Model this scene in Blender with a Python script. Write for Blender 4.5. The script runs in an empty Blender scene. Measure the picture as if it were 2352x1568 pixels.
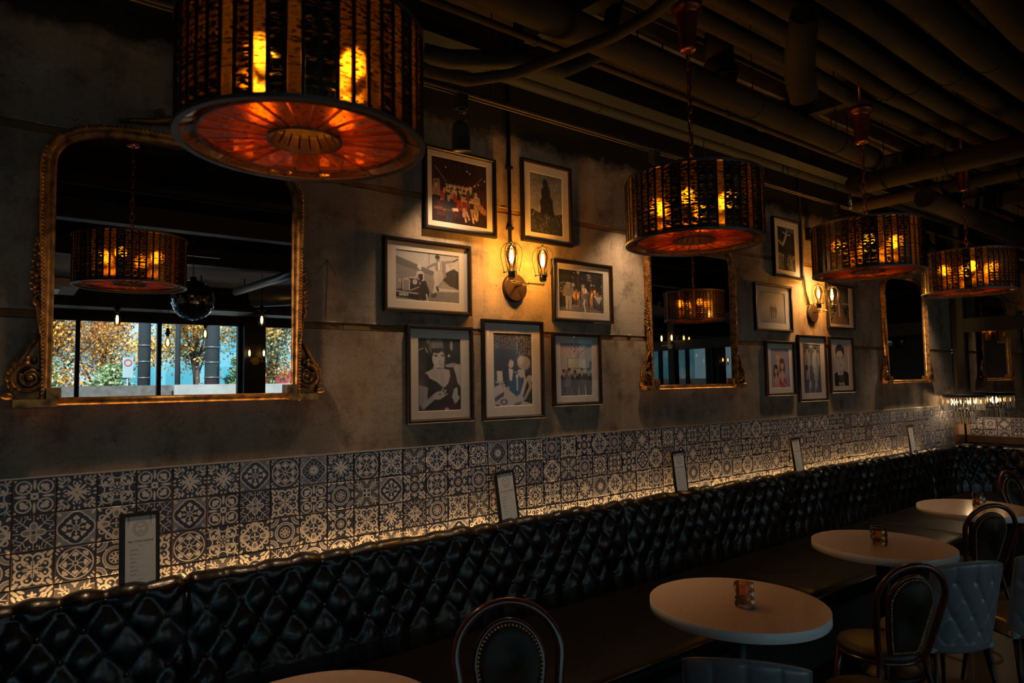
import bpy, bmesh, math, random
import numpy as np
from mathutils import Vector, Matrix, Euler
random.seed(7); rng = np.random.default_rng(11)
C = bpy.context.scene.collection
PI = math.pi
T = 0.14                 # side of one wall tile
ZT = 1.4257              # height of the top of the tiled band
XE = 9.25                # end wall
YW = -7.8                # window wall
ZC = 4.0                 # ceiling slab
def wz(t): return ZT + t * T

# ------------------------------------------------------------------ camera, sky, sun, exposure
sc = bpy.context.scene
cam = bpy.data.cameras.new('camera'); camo = bpy.data.objects.new('camera', cam); C.objects.link(camo)
yaw, pitch, roll = 0.6511, 0.0625, -0.0158
f = Vector((math.sin(yaw) * math.cos(pitch), math.cos(yaw) * math.cos(pitch), math.sin(pitch)))
r = Vector((math.cos(yaw), -math.sin(yaw), 0)); u = r.cross(f)
cr, sr = math.cos(roll), math.sin(roll)
rr = cr * r + sr * u; uu = -sr * r + cr * u
camo.matrix_world = Matrix(((rr.x, uu.x, -f.x, -0.3281 * T), (rr.y, uu.y, -f.y, -23.2815 * T), (rr.z, uu.z, -f.z, ZT + 2.4318 * T), (0, 0, 0, 1)))
cam.sensor_width = 36; cam.lens = 1540.754 / 2352 * 36; cam.clip_start = 0.02; cam.clip_end = 300
cam.dof.use_dof = True; cam.dof.focus_distance = 4.1; cam.dof.aperture_fstop = 3.5
sc.camera = camo

world = bpy.data.worlds.new('sky'); sc.world = world; world.use_nodes = True
wn = world.node_tree.nodes; wl = world.node_tree.links
for n in list(wn): wn.remove(n)
wo = wn.new('ShaderNodeOutputWorld'); bg = wn.new('ShaderNodeBackground')
tc = wn.new('ShaderNodeTexCoord'); sx = wn.new('ShaderNodeSeparateXYZ'); ramp = wn.new('ShaderNodeValToRGB')
wl.new(tc.outputs['Generated'], sx.inputs[0]); wl.new(sx.outputs['Z'], ramp.inputs[0])
ramp.color_ramp.elements[0].position = 0.0; ramp.color_ramp.elements[0].color = (0.42, 0.66, 0.80, 1)
ramp.color_ramp.elements[1].position = 0.8; ramp.color_ramp.elements[1].color = (0.12, 0.32, 0.60, 1)
wl.new(ramp.outputs[0], bg.inputs[0]); bg.inputs[1].default_value = 2.6
wl.new(bg.outputs[0], wo.inputs[0])
sund = bpy.data.lights.new('sun', 'SUN'); sund.energy = 8.0; sund.color = (1.0, 0.93, 0.80); sund.angle = 0.01
suno = bpy.data.objects.new('sun', sund); C.objects.link(suno)
suno.rotation_euler = Vector((0.35, -0.75, -0.85)).to_track_quat('-Z', 'Y').to_euler()
sc.view_settings.view_transform = 'Standard'; sc.view_settings.look = 'None'
sc.view_settings.gamma = 1; sc.view_settings.exposure = 0; sc.view_settings.use_curve_mapping = False
cy = sc.cycles
cy.max_bounces = 9; cy.diffuse_bounces = 3; cy.glossy_bounces = 4; cy.transmission_bounces = 6; cy.transparent_max_bounces = 12
cy.sample_clamp_indirect = 3.0; cy.caustics_reflective = False; cy.caustics_refractive = False; cy.blur_glossy = 0.5
# daylight arriving through the window openings
def area(name, loc, direction, sx_, sy_, energy, color, spread=None):
    d = bpy.data.lights.new(name, 'AREA'); d.shape = 'RECTANGLE'; d.size = sx_; d.size_y = sy_; d.energy = energy; d.color = color
    if spread: d.spread = spread
    o = bpy.data.objects.new(name, d); C.objects.link(o); o.location = loc
    o.rotation_euler = Vector(direction).to_track_quat('-Z', 'Y').to_euler(); return o
pt = area('window_portal', (2.0, YW - 0.12, 1.45), (0, 1, 0), 14.0, 2.7, 1, (1, 1, 1)); pt.data.cycles.is_portal = True

# ------------------------------------------------------------------ mesh helpers
class MB:
    def __init__(s): s.v = []; s.f = []; s.sm = []
    def add(s, vs, fs, smooth=False):
        o = len(s.v); s.v += [tuple(p) for p in vs]; s.f += [tuple(i + o for i in q) for q in fs]; s.sm += [smooth] * len(fs); return s
    def box(s, x0, x1, y0, y1, z0, z1):
        x0, x1 = min(x0, x1), max(x0, x1); y0, y1 = min(y0, y1), max(y0, y1); z0, z1 = min(z0, z1), max(z0, z1)
        return s.add([(x0,y0,z0),(x1,y0,z0),(x1,y1,z0),(x0,y1,z0),(x0,y0,z1),(x1,y0,z1),(x1,y1,z1),(x0,y1,z1)],
                     [(0,3,2,1),(4,5,6,7),(0,1,5,4),(1,2,6,5),(2,3,7,6),(3,0,4,7)])
    def bar(s, p, q, w, h, up=(0, 0, 1)):
        p = Vector(p); q = Vector(q); d = (q - p).normalized(); a = d.cross(Vector(up))
        if a.length < 1e-4: a = d.cross(Vector((1, 0, 0)))
        a.normalize(); b = a.cross(d).normalized(); vs = []
        for c in (p, q):
            for i, j in ((-1,-1),(1,-1),(1,1),(-1,1)): vs.append(c + a * (w / 2 * i) + b * (h / 2 * j))
        return s.add(vs, [(3,2,1,0),(4,5,6,7),(0,1,5,4),(1,2,6,5),(2,3,7,6),(3,0,4,7)])
    def tube(s, path, rad, n=10, closed=False, caps=True, smooth=True):
        P = [Vector(p) for p in path]; m = len(P)
        R = rad if isinstance(rad, (list, tuple)) else [rad] * m
        tang = []
        for i in range(m):
            a = P[(i - 1) % m] if (closed or i > 0) else P[i]; b = P[(i + 1) % m] if (closed or i < m - 1) else P[i]
            tang.append((b - a).normalized())
        t0 = tang[0]; a = t0.cross(Vector((0, 0, 1)))
        if a.length < 1e-3: a = t0.cross(Vector((1, 0, 0)))
        a.normalize(); vs = []; pa = a
        for i in range(m):
            t = tang[i]; pa = (pa - t * pa.dot(t)).normalized(); b = t.cross(pa)
            for k in range(n):
                th = 2 * PI * k / n; vs.append(P[i] + (pa * math.cos(th) + b * math.sin(th)) * R[i])
        fs = []
        for i in range(m if closed else m - 1):
            j = (i + 1) % m
            for k in range(n): fs.append((i*n+k, i*n+(k+1)%n, j*n+(k+1)%n, j*n+k))
        s.add(vs, fs, smooth)
        if caps and not closed:
            o = len(s.v) - m * n
            s.f.append(tuple(o + k for k in range(n))[::-1]); s.f.append(tuple(o + (m-1)*n + k for k in range(n))); s.sm += [False, False]
        return s
    def cyl(s, p, q, r0, r1=None, n=20, caps=True): return s.tube([p, q], [r0, r0 if r1 is None else r1], n, caps=caps)
    def lathe(s, prof, c=(0, 0, 0), n=28, smooth=True, phase=0.0):
        vs = []; m = len(prof)
        for (rr_, z) in prof:
            for k in range(n):
                th = 2 * PI * k / n + phase; vs.append((c[0] + rr_ * math.cos(th), c[1] + rr_ * math.sin(th), c[2] + z))
        fs = [(i*n+k, i*n+(k+1)%n, (i+1)*n+(k+1)%n, (i+1)*n+k) for i in range(m-1) for k in range(n)]
        return s.add(vs, fs, smooth)
    def sphere(s, c, rad, n=12, m=8, sc3=(1, 1, 1)):
        vs = [(c[0], c[1], c[2] + rad * sc3[2])]
        for i in range(1, m):
            ph = PI * i / m
            for k in range(n):
                th = 2 * PI * k / n
                vs.append((c[0] + rad*sc3[0]*math.sin(ph)*math.cos(th), c[1] + rad*sc3[1]*math.sin(ph)*math.sin(th), c[2] + rad*sc3[2]*math.cos(ph)))
        vs.append((c[0], c[1], c[2] - rad * sc3[2])); fs = []
        for k in range(n): fs.append((0, 1 + k, 1 + (k+1) % n))
        for i in range(m - 2):
            for k in range(n): fs.append((1+i*n+k, 1+(i+1)*n+k, 1+(i+1)*n+(k+1)%n, 1+i*n+(k+1)%n))
        o = 1 + (m-2)*n
        for k in range(n): fs.append((len(vs)-1, o + (k+1) % n, o + k))
        return s.add(vs, fs, True)
    def prism(s, poly, y0, y1):           # poly in XZ, extruded along Y
        n = len(poly); vs = [(x, y0, z) for x, z in poly] + [(x, y1, z) for x, z in poly]
        return s.add(vs, [tuple(range(n)), tuple(range(n, 2*n))[::-1]] + [(k, n + k, n + (k+1) % n, (k+1) % n) for k in range(n)])
    def grid(s, fn, nu, nv, smooth=True, closed_u=False):
        vs = [fn(i / (nu if closed_u else nu - 1), j / (nv - 1)) for i in range(nu) for j in range(nv)]
        fs = [(i*nv+j, ((i+1)%nu)*nv+j, ((i+1)%nu)*nv+j+1, i*nv+j+1) for i in range(nu if closed_u else nu-1) for j in range(nv-1)]
        return s.add(vs, fs, smooth)
    def ring_band(s, path_in, path_out, y0, y1):   # closed band between two closed XZ loops
        n = len(path_in); vs = []
        for x, z in path_in: vs += [(x, y0, z), (x, y1, z)]
        for x, z in path_out: vs += [(x, y0, z), (x, y1, z)]
        fs = []
        for k in range(n):
            a, b = 2*k, 2*((k+1) % n); c, d = 2*n+a, 2*n+b
            fs += [(a, b, b+1, a+1), (c+1, d+1, d, c), (a, c, d, b), (a+1, b+1, d+1, c+1)]
        return s.add(vs, fs)
    def mesh(s, name):
        me = bpy.data.meshes.new(name); me.from_pydata(s.v, [], s.f); me.validate(verbose=False)
        if len(me.polygons) == len(s.sm): me.polygons.foreach_set('use_smooth', s.sm)
        bm = bmesh.new(); bm.from_mesh(me); bmesh.ops.recalc_face_normals(bm, faces=bm.faces); bm.to_mesh(me); bm.free()
        me.update(); return me

def obj(name, mb, mat, parent=None, world_coords=True):
    me = mb.mesh(name) if isinstance(mb, MB) else mb
    if mat is not None and len(me.materials) == 0: me.materials.append(mat)
    o = bpy.data.objects.new(name, me); C.objects.link(o)
    if parent is not None:
        if world_coords:
            L = Vector((0, 0, 0)); q = parent
            while q is not None: L += q.location; q = q.parent
            if isinstance(mb, MB): me.transform(Matrix.Translation(-L))
        o.parent = parent
    return o
def tag(o, label=None, cat=None, group=None, kind=None):
    for k, v in (('label', label), ('category', cat), ('group', group), ('kind', kind)):
        if v: o[k] = v
    return o
def thing(name, label, cat, loc=(0, 0, 0), rz=0, group=None):
    o = bpy.data.objects.new(name, None); C.objects.link(o); o.location = loc; o.rotation_euler = (0, 0, rz); o.empty_display_size = 0.05
    return tag(o, label, cat, group)
def struct(name, mb, mat, parent=None):
    o = obj(name, mb, mat, parent)
    if parent is None: o['kind'] = 'structure'
    return o
def dup(root, loc, rz=None, label=None, group=None):
    def cp(o, par):
        c = o.copy(); C.objects.link(c)
        if par is not None: c.parent = par
        for ch in list(o.children): cp(ch, c)
        return c
    q = cp(root, None); q.location = loc
    if rz is not None: q.rotation_euler = (0, 0, rz)
    if label: q['label'] = label
    if group: q['group'] = group
    return q
def uv_xz(me, flipx=False):
    uvl = me.uv_layers.new(name='uv'); co = np.array([v.co for v in me.vertices])
    mn = co.min(0); mx = co.max(0)
    for lp in me.loops:
        p = co[lp.vertex_index]; uu_ = (p[0]-mn[0])/(mx[0]-mn[0]+1e-9); vv_ = (p[2]-mn[2])/(mx[2]-mn[2]+1e-9)
        uvl.data[lp.index].uv = (1-uu_ if flipx else uu_, vv_)

# ------------------------------------------------------------------ materials
def newmat(name):
    m = bpy.data.materials.new(name); m.use_nodes = True; nt = m.node_tree; nt.nodes.clear()
    out = nt.nodes.new('ShaderNodeOutputMaterial'); return m, nt, out
def pbr(name, col, rough=0.5, metal=0.0, spec=0.5, coat=0.0, noise=None, bump=None, emis=None, estr=0, trans=0, ior=1.45, rnoise=None):
    m, nt, out = newmat(name); N = nt.nodes; L = nt.links
    b = N.new('ShaderNodeBsdfPrincipled'); L.new(b.outputs[0], out.inputs[0])
    b.inputs['Base Color'].default_value = (*col, 1); b.inputs['Roughness'].default_value = rough; b.inputs['Metallic'].default_value = metal
    b.inputs['Specular IOR Level'].default_value = spec; b.inputs['Coat Weight'].default_value = coat; b.inputs['Coat Roughness'].default_value = 0.12
    b.inputs['Transmission Weight'].default_value = trans; b.inputs['IOR'].default_value = ior
    if emis: b.inputs['Emission Color'].default_value = (*emis, 1); b.inputs['Emission Strength'].default_value = estr
    tcn = N.new('ShaderNodeTexCoord')
    if noise:
        c2, scale, det = noise; n = N.new('ShaderNodeTexNoise'); n.inputs['Scale'].default_value = scale; n.inputs['Detail'].default_value = det
        L.new(tcn.outputs['Object'], n.inputs['Vector']); mx = N.new('ShaderNodeMix'); mx.data_type = 'RGBA'
        rp = N.new('ShaderNodeMapRange'); rp.inputs[1].default_value = 0.35; rp.inputs[2].default_value = 0.68; L.new(n.outputs[0], rp.inputs[0])
        L.new(rp.outputs[0], mx.inputs[0]); mx.inputs[6].default_value = (*col, 1); mx.inputs[7].default_value = (*c2, 1); L.new(mx.outputs[2], b.inputs['Base Color'])
    if rnoise:
        n = N.new('ShaderNodeTexNoise'); n.inputs['Scale'].default_value = rnoise[0]; L.new(tcn.outputs['Object'], n.inputs['Vector'])
        rp = N.new('ShaderNodeMapRange'); rp.inputs[3].default_value = rnoise[1]; rp.inputs[4].default_value = rnoise[2]; L.new(n.outputs[0], rp.inputs[0]); L.new(rp.outputs[0], b.inputs['Roughness'])
    if bump:
        n = N.new('ShaderNodeTexNoise'); n.inputs['Scale'].default_value = bump[0]; n.inputs['Detail'].default_value = 4
        L.new(tcn.outputs['Object'], n.inputs['Vector']); bp = N.new('ShaderNodeBump'); bp.inputs['Strength'].default_value = bump[1]; bp.inputs['Distance'].default_value = bump[2]
        L.new(n.outputs[0], bp.inputs['Height']); L.new(bp.outputs[0], b.inputs['Normal'])
    return m
def emit(name, col, s):
    m, nt, out = newmat(name); e = nt.nodes.new('ShaderNodeEmission'); e.inputs[0].default_value = (*col, 1); e.inputs[1].default_value = s
    nt.links.new(e.outputs[0], out.inputs[0]); return m
def pane(name, tint=(1, 1, 1), refl=1.0, ior=1.45, rough=0.0):
    m, nt, out = newmat(name); N = nt.nodes; L = nt.links
    t = N.new('ShaderNodeBsdfTransparent'); t.inputs[0].default_value = (*tint, 1); g = N.new('ShaderNodeBsdfGlossy'); g.inputs['Roughness'].default_value = rough
    fr = N.new('ShaderNodeFresnel'); fr.inputs[0].default_value = ior; mu = N.new('ShaderNodeMath'); mu.operation = 'MULTIPLY'; mu.inputs[1].default_value = refl
    L.new(fr.outputs[0], mu.inputs[0]); mx = N.new('ShaderNodeMixShader'); L.new(mu.outputs[0], mx.inputs[0]); L.new(t.outputs[0], mx.inputs[1]); L.new(g.outputs[0], mx.inputs[2])
    L.new(mx.outputs[0], out.inputs[0]); return m
def mirror_mat(name, col, rough=0.0):
    m, nt, out = newmat(name); g = nt.nodes.new('ShaderNodeBsdfGlossy'); g.inputs[0].default_value = (*col, 1); g.inputs['Roughness'].default_value = rough
    nt.links.new(g.outputs[0], out.inputs[0]); return m
def printed(name, arr, rough=0.5, spec=0.3, coat=0.0):
    h, w, _ = arr.shape
    im = bpy.data.images.new(name, w, h, alpha=False, float_buffer=False)
    a = np.ones((h, w, 4), np.float32); a[:, :, :3] = np.clip(arr, 0, 1)[::-1] ** (1 / 2.2)
    im.pixels.foreach_set(a.ravel()); im.update(); im.pack()
    m, nt, out = newmat(name); N = nt.nodes; L = nt.links
    b = N.new('ShaderNodeBsdfPrincipled'); b.inputs['Roughness'].default_value = rough; b.inputs['Specular IOR Level'].default_value = spec; b.inputs['Coat Weight'].default_value = coat
    b.inputs['Coat Roughness'].default_value = 0.1
    tx = N.new('ShaderNodeTexImage'); tx.image = im; tx.interpolation = 'Linear'; tx.extension = 'EXTEND'; L.new(tx.outputs[0], b.inputs['Base Color']); L.new(b.outputs[0], out.inputs[0]); return m

def concrete(name, c1, c2, dark, paint=None):
    m, nt, out = newmat(name); N = nt.nodes; L = nt.links
    b = N.new('ShaderNodeBsdfPrincipled'); L.new(b.outputs[0], out.inputs[0]); b.inputs['Roughness'].default_value = 0.85; b.inputs['Specular IOR Level'].default_value = 0.25
    tcn = N.new('ShaderNodeTexCoord')
    def noise(sc_, det, stretch=None, rough=0.6):
        mp = N.new('ShaderNodeMapping'); L.new(tcn.outputs['Object'], mp.inputs[0])
        if stretch: mp.inputs['Scale'].default_value = stretch
        n = N.new('ShaderNodeTexNoise'); n.inputs['Scale'].default_value = sc_; n.inputs['Detail'].default_value = det; n.inputs['Roughness'].default_value = rough
        L.new(mp.outputs[0], n.inputs['Vector']); return n.outputs[0]
    def mr(v, a, c, d=0, e=1):
        q = N.new('ShaderNodeMapRange'); q.inputs[1].default_value = a; q.inputs[2].default_value = c; q.inputs[3].default_value = d; q.inputs[4].default_value = e; L.new(v, q.inputs[0]); return q.outputs[0]
    def mix(fac, a, c, mode='MIX'):
        q = N.new('ShaderNodeMix'); q.data_type = 'RGBA'; q.blend_type = mode
        if isinstance(fac, float): q.inputs[0].default_value = fac
        else: L.new(fac, q.inputs[0])
        for idx, val in ((6, a), (7, c)):
            if isinstance(val, tuple): q.inputs[idx].default_value = (*val, 1)
            else: L.new(val, q.inputs[idx])
        return q.outputs[2]
    big = noise(1.6, 5); col = mix(mr(big, 0.42, 0.60), c1, c2)
    blot = noise(5.0, 6, None, 0.7); col = mix(mr(blot, 0.49, 0.66, 0, 0.8), col, dark)
    streak = noise(2.2, 4, (5, 5, 0.6)); col = mix(mr(streak, 0.5, 0.75, 0, 0.4), col, tuple(x * 1.35 for x in c2))
    board = noise(3.0, 3, (0.6, 1, 16)); col = mix(mr(board, 0.5, 0.75, 0, 0.22), col, tuple(x * 0.6 for x in c1))
    fine = noise(60, 3); col = mix(mr(fine, 0.3, 0.8, 0.0, 0.35), col, tuple(x * 0.55 for x in c1))
    rust = noise(0.9, 3, (1, 1, 1.7)); col = mix(mr(rust, 0.55, 0.75, 0, 0.45), col, (c1[0] * 1.25, c1[1] * 0.95, c1[2] * 0.62))
    vo = N.new('ShaderNodeTexVoronoi'); vo.inputs['Scale'].default_value = 24; vo.inputs['Randomness'].default_value = 1; mp = N.new('ShaderNodeMapping'); mp.inputs['Scale'].default_value = (1.25, 1, 0.8); L.new(tcn.outputs['Object'], mp.inputs[0])
    nz = N.new('ShaderNodeTexNoise'); nz.inputs['Scale'].default_value = 9; L.new(tcn.outputs['Object'], nz.inputs['Vector'])
    va = N.new('ShaderNodeVectorMath'); va.operation = 'ADD'; L.new(mp.outputs[0], va.inputs[0]); L.new(nz.outputs['Color'], va.inputs[1]); L.new(va.outputs[0], vo.inputs['Vector'])
    pit = mr(vo.outputs['Distance'], 0.11, 0.21, 1, 0); gate = mr(noise(5.3, 3), 0.47, 0.54); pm = N.new('ShaderNodeMath'); pm.operation = 'MULTIPLY'; L.new(pit, pm.inputs[0]); L.new(gate, pm.inputs[1])
    col = mix(pm.outputs[0], col, tuple(x * 0.18 for x in dark))
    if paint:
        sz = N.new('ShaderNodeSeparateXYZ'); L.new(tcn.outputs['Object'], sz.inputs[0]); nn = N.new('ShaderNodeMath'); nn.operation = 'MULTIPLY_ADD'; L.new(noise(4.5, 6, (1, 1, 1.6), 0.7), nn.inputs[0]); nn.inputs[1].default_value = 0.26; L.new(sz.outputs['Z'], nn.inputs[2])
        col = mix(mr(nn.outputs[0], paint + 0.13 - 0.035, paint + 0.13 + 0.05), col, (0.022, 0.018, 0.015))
    L.new(col, b.inputs['Base Color'])
    h1 = N.new('ShaderNodeMath'); h1.operation = 'SUBTRACT'; L.new(fine, h1.inputs[0]); L.new(pm.outputs[0], h1.inputs[1])
    h2 = N.new('ShaderNodeMath'); h2.operation = 'MULTIPLY_ADD'; L.new(board, h2.inputs[0]); h2.inputs[1].default_value = 0.35; L.new(h1.outputs[0], h2.inputs[2])
    bp = N.new('ShaderNodeBump'); bp.inputs['Strength'].default_value = 0.45; bp.inputs['Distance'].default_value = 0.0025; L.new(h2.outputs[0], bp.inputs['Height']); L.new(bp.outputs[0], b.inputs['Normal'])
    return m

M = {}
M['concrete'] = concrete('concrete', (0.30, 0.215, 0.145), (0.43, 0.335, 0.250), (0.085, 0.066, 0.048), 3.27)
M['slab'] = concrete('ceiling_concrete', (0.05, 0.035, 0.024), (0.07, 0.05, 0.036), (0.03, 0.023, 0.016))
M['wood_strip'] = pbr('wood_strip', (0.17, 0.075, 0.028), 0.8, noise=((0.28, 0.15, 0.045), 6, 4), bump=(40, 0.5, 0.003))
M['mortar'] = pbr('mortar_lip', (0.36, 0.31, 0.24), 0.9, noise=((0.22, 0.19, 0.15), 20, 4), bump=(50, 0.8, 0.004))
M['grout'] = pbr('terracotta_grout', (0.40, 0.165, 0.075), 0.9)
M['trim_metal'] = pbr('tile_trim', (0.42, 0.36, 0.31), 0.4, 0.6)
M['black'] = pbr('black_paint', (0.012, 0.011, 0.011), 0.45)
M['frame_black'] = pbr('black_frame', (0.012, 0.009, 0.008), 0.4, spec=0.35, bump=(60, 0.15, 0.001))
M['bronze_lip'] = pbr('bronze_lip', (0.20, 0.085, 0.035), 0.4, 0.7)
M['mat_board'] = pbr('mat_board', (0.72, 0.64, 0.54), 0.85)
M['pglass'] = pane('picture_glass', (1, 1, 1), 0.35)
M['gilt'] = pbr('gilt', (0.50, 0.24, 0.06), 0.42, 0.55, noise=((0.10, 0.045, 0.015), 28, 5), bump=(60, 0.4, 0.002))
M['gilt_dark'] = pbr('gilt_dark', (0.30, 0.14, 0.04), 0.42, 0.6, noise=((0.05, 0.026, 0.012), 30, 4), bump=(50, 0.4, 0.002))
M['mirror'] = mirror_mat('mirror_silver', (0.80, 0.82, 0.82))
M['smoke_mirror'] = mirror_mat('smoked_mirror', (0.30, 0.28, 0.25))
M['leather'] = pbr('black_leather', (0.004, 0.004, 0.005), 0.28, spec=0.38, coat=0.20, bump=(13, 0.45, 0.012), rnoise=(9, 0.22, 0.36))
M['leather_seat'] = pbr('black_leather_seat', (0.004, 0.0035, 0.0035), 0.45, spec=0.11, bump=(14, 0.3, 0.006), rnoise=(5, 0.28, 0.5))
M['base'] = pbr('banquette_base', (0.010, 0.009, 0.009), 0.6)
M['table_white'] = pbr('white_laminate', (0.50, 0.375, 0.30), 0.14, spec=0.45, noise=((0.455, 0.34, 0.27), 90, 3))  # orange lamp light on the white top is put into this brown
M['edge_daylit'] = pbr('daylit_edge', (0.72, 0.74, 0.76), 0.35)  # window light on the table rim is put into this paler, cooler colour
M['iron'] = pbr('black_iron', (0.014, 0.013, 0.013), 0.38, 0.4)
M['dark_wood'] = pbr('mahogany', (0.105, 0.024, 0.011), 0.22, coat=0.5, noise=((0.050, 0.012, 0.006), 8, 4))
M['pad'] = pbr('dark_pad_leather', (0.026, 0.018, 0.011), 0.5, spec=0.3, bump=(30, 0.2, 0.002))
M['seat_brown'] = pbr('brown_seat_leather', (0.030, 0.017, 0.011), 0.5, bump=(25, 0.25, 0.002))
M['seat_tan'] = pbr('tan_seat', (0.13, 0.085, 0.045), 0.7, noise=((0.09, 0.055, 0.03), 40, 3))
M['nail'] = pbr('brass_nail', (0.75, 0.42, 0.12), 0.35, 0.7)
M['grey_leather'] = pbr('grey_leather', (0.19, 0.185, 0.195), 0.33, spec=0.55, coat=0.2, bump=(35, 0.3, 0.003), rnoise=(8, 0.25, 0.42))
M['brass'] = pbr('antique_brass', (0.45, 0.28, 0.10), 0.3, 1.0)
M['rust_plate'] = pbr('oiled_bronze', (0.040, 0.018, 0.008), 0.55, 0.3, noise=((0.022, 0.011, 0.006), 20, 3))
M['amber_bulb'] = pane('amber_bulb_glass', (1.0, 0.78, 0.42), 0.9)
M['clear_glass'] = pane('clear_glass', (0.97, 0.99, 1.0), 1.0)
M['window_glass'] = pane('window_glass', (0.93, 0.98, 1.0), 0.8)
M['filament'] = emit('filament', (1.0, 0.66, 0.28), 14)
M['filament_soft'] = emit('filament_soft', (1.0, 0.55, 0.18), 9)
M['pend_bulb'] = emit('pendant_bulb', (1.0, 0.62, 0.18), 26)
M['copper'] = pbr('copper', (0.30, 0.075, 0.03), 0.3, 0.9)
M['spoke'] = pbr('bright_copper', (0.75, 0.33, 0.10), 0.28, 0.9)
M['drum_metal'] = pbr('drum_metal', (0.035, 0.022, 0.016), 0.45, 0.7)
M['drum_rim'] = pbr('drum_rim', (0.14, 0.12, 0.115), 0.4, 0.6)
M['pipe'] = pbr('painted_pipe', (0.036, 0.025, 0.017), 0.8, spec=0.2, noise=((0.026, 0.018, 0.012), 5, 3), bump=(25, 0.25, 0.004))
M['pipe_dark'] = pbr('dark_pipe', (0.010, 0.011, 0.009), 0.7, spec=0.25)
M['track'] = pbr('track_rail', (0.30, 0.22, 0.12), 0.35, 0.8)
M['steel'] = pbr('galvanised_steel', (0.32, 0.31, 0.29), 0.4, 0.8)
M['grey_frame'] = pbr('charcoal_frame', (0.022, 0.023, 0.026), 0.6)
M['white_paint'] = pbr('grey_white_paint', (0.78, 0.76, 0.76), 0.8)
M['floor'] = pbr('dark_floor', (0.045, 0.028, 0.018), 0.45, noise=((0.025, 0.015, 0.01), 3, 4))
M['paper'] = pbr('paper', (0.72, 0.68, 0.62), 0.8)
M['ink'] = pbr('ink', (0.03, 0.03, 0.035), 0.8)
M['chalk'] = pbr('pencil_line', (0.07, 0.06, 0.05), 0.9)

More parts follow.
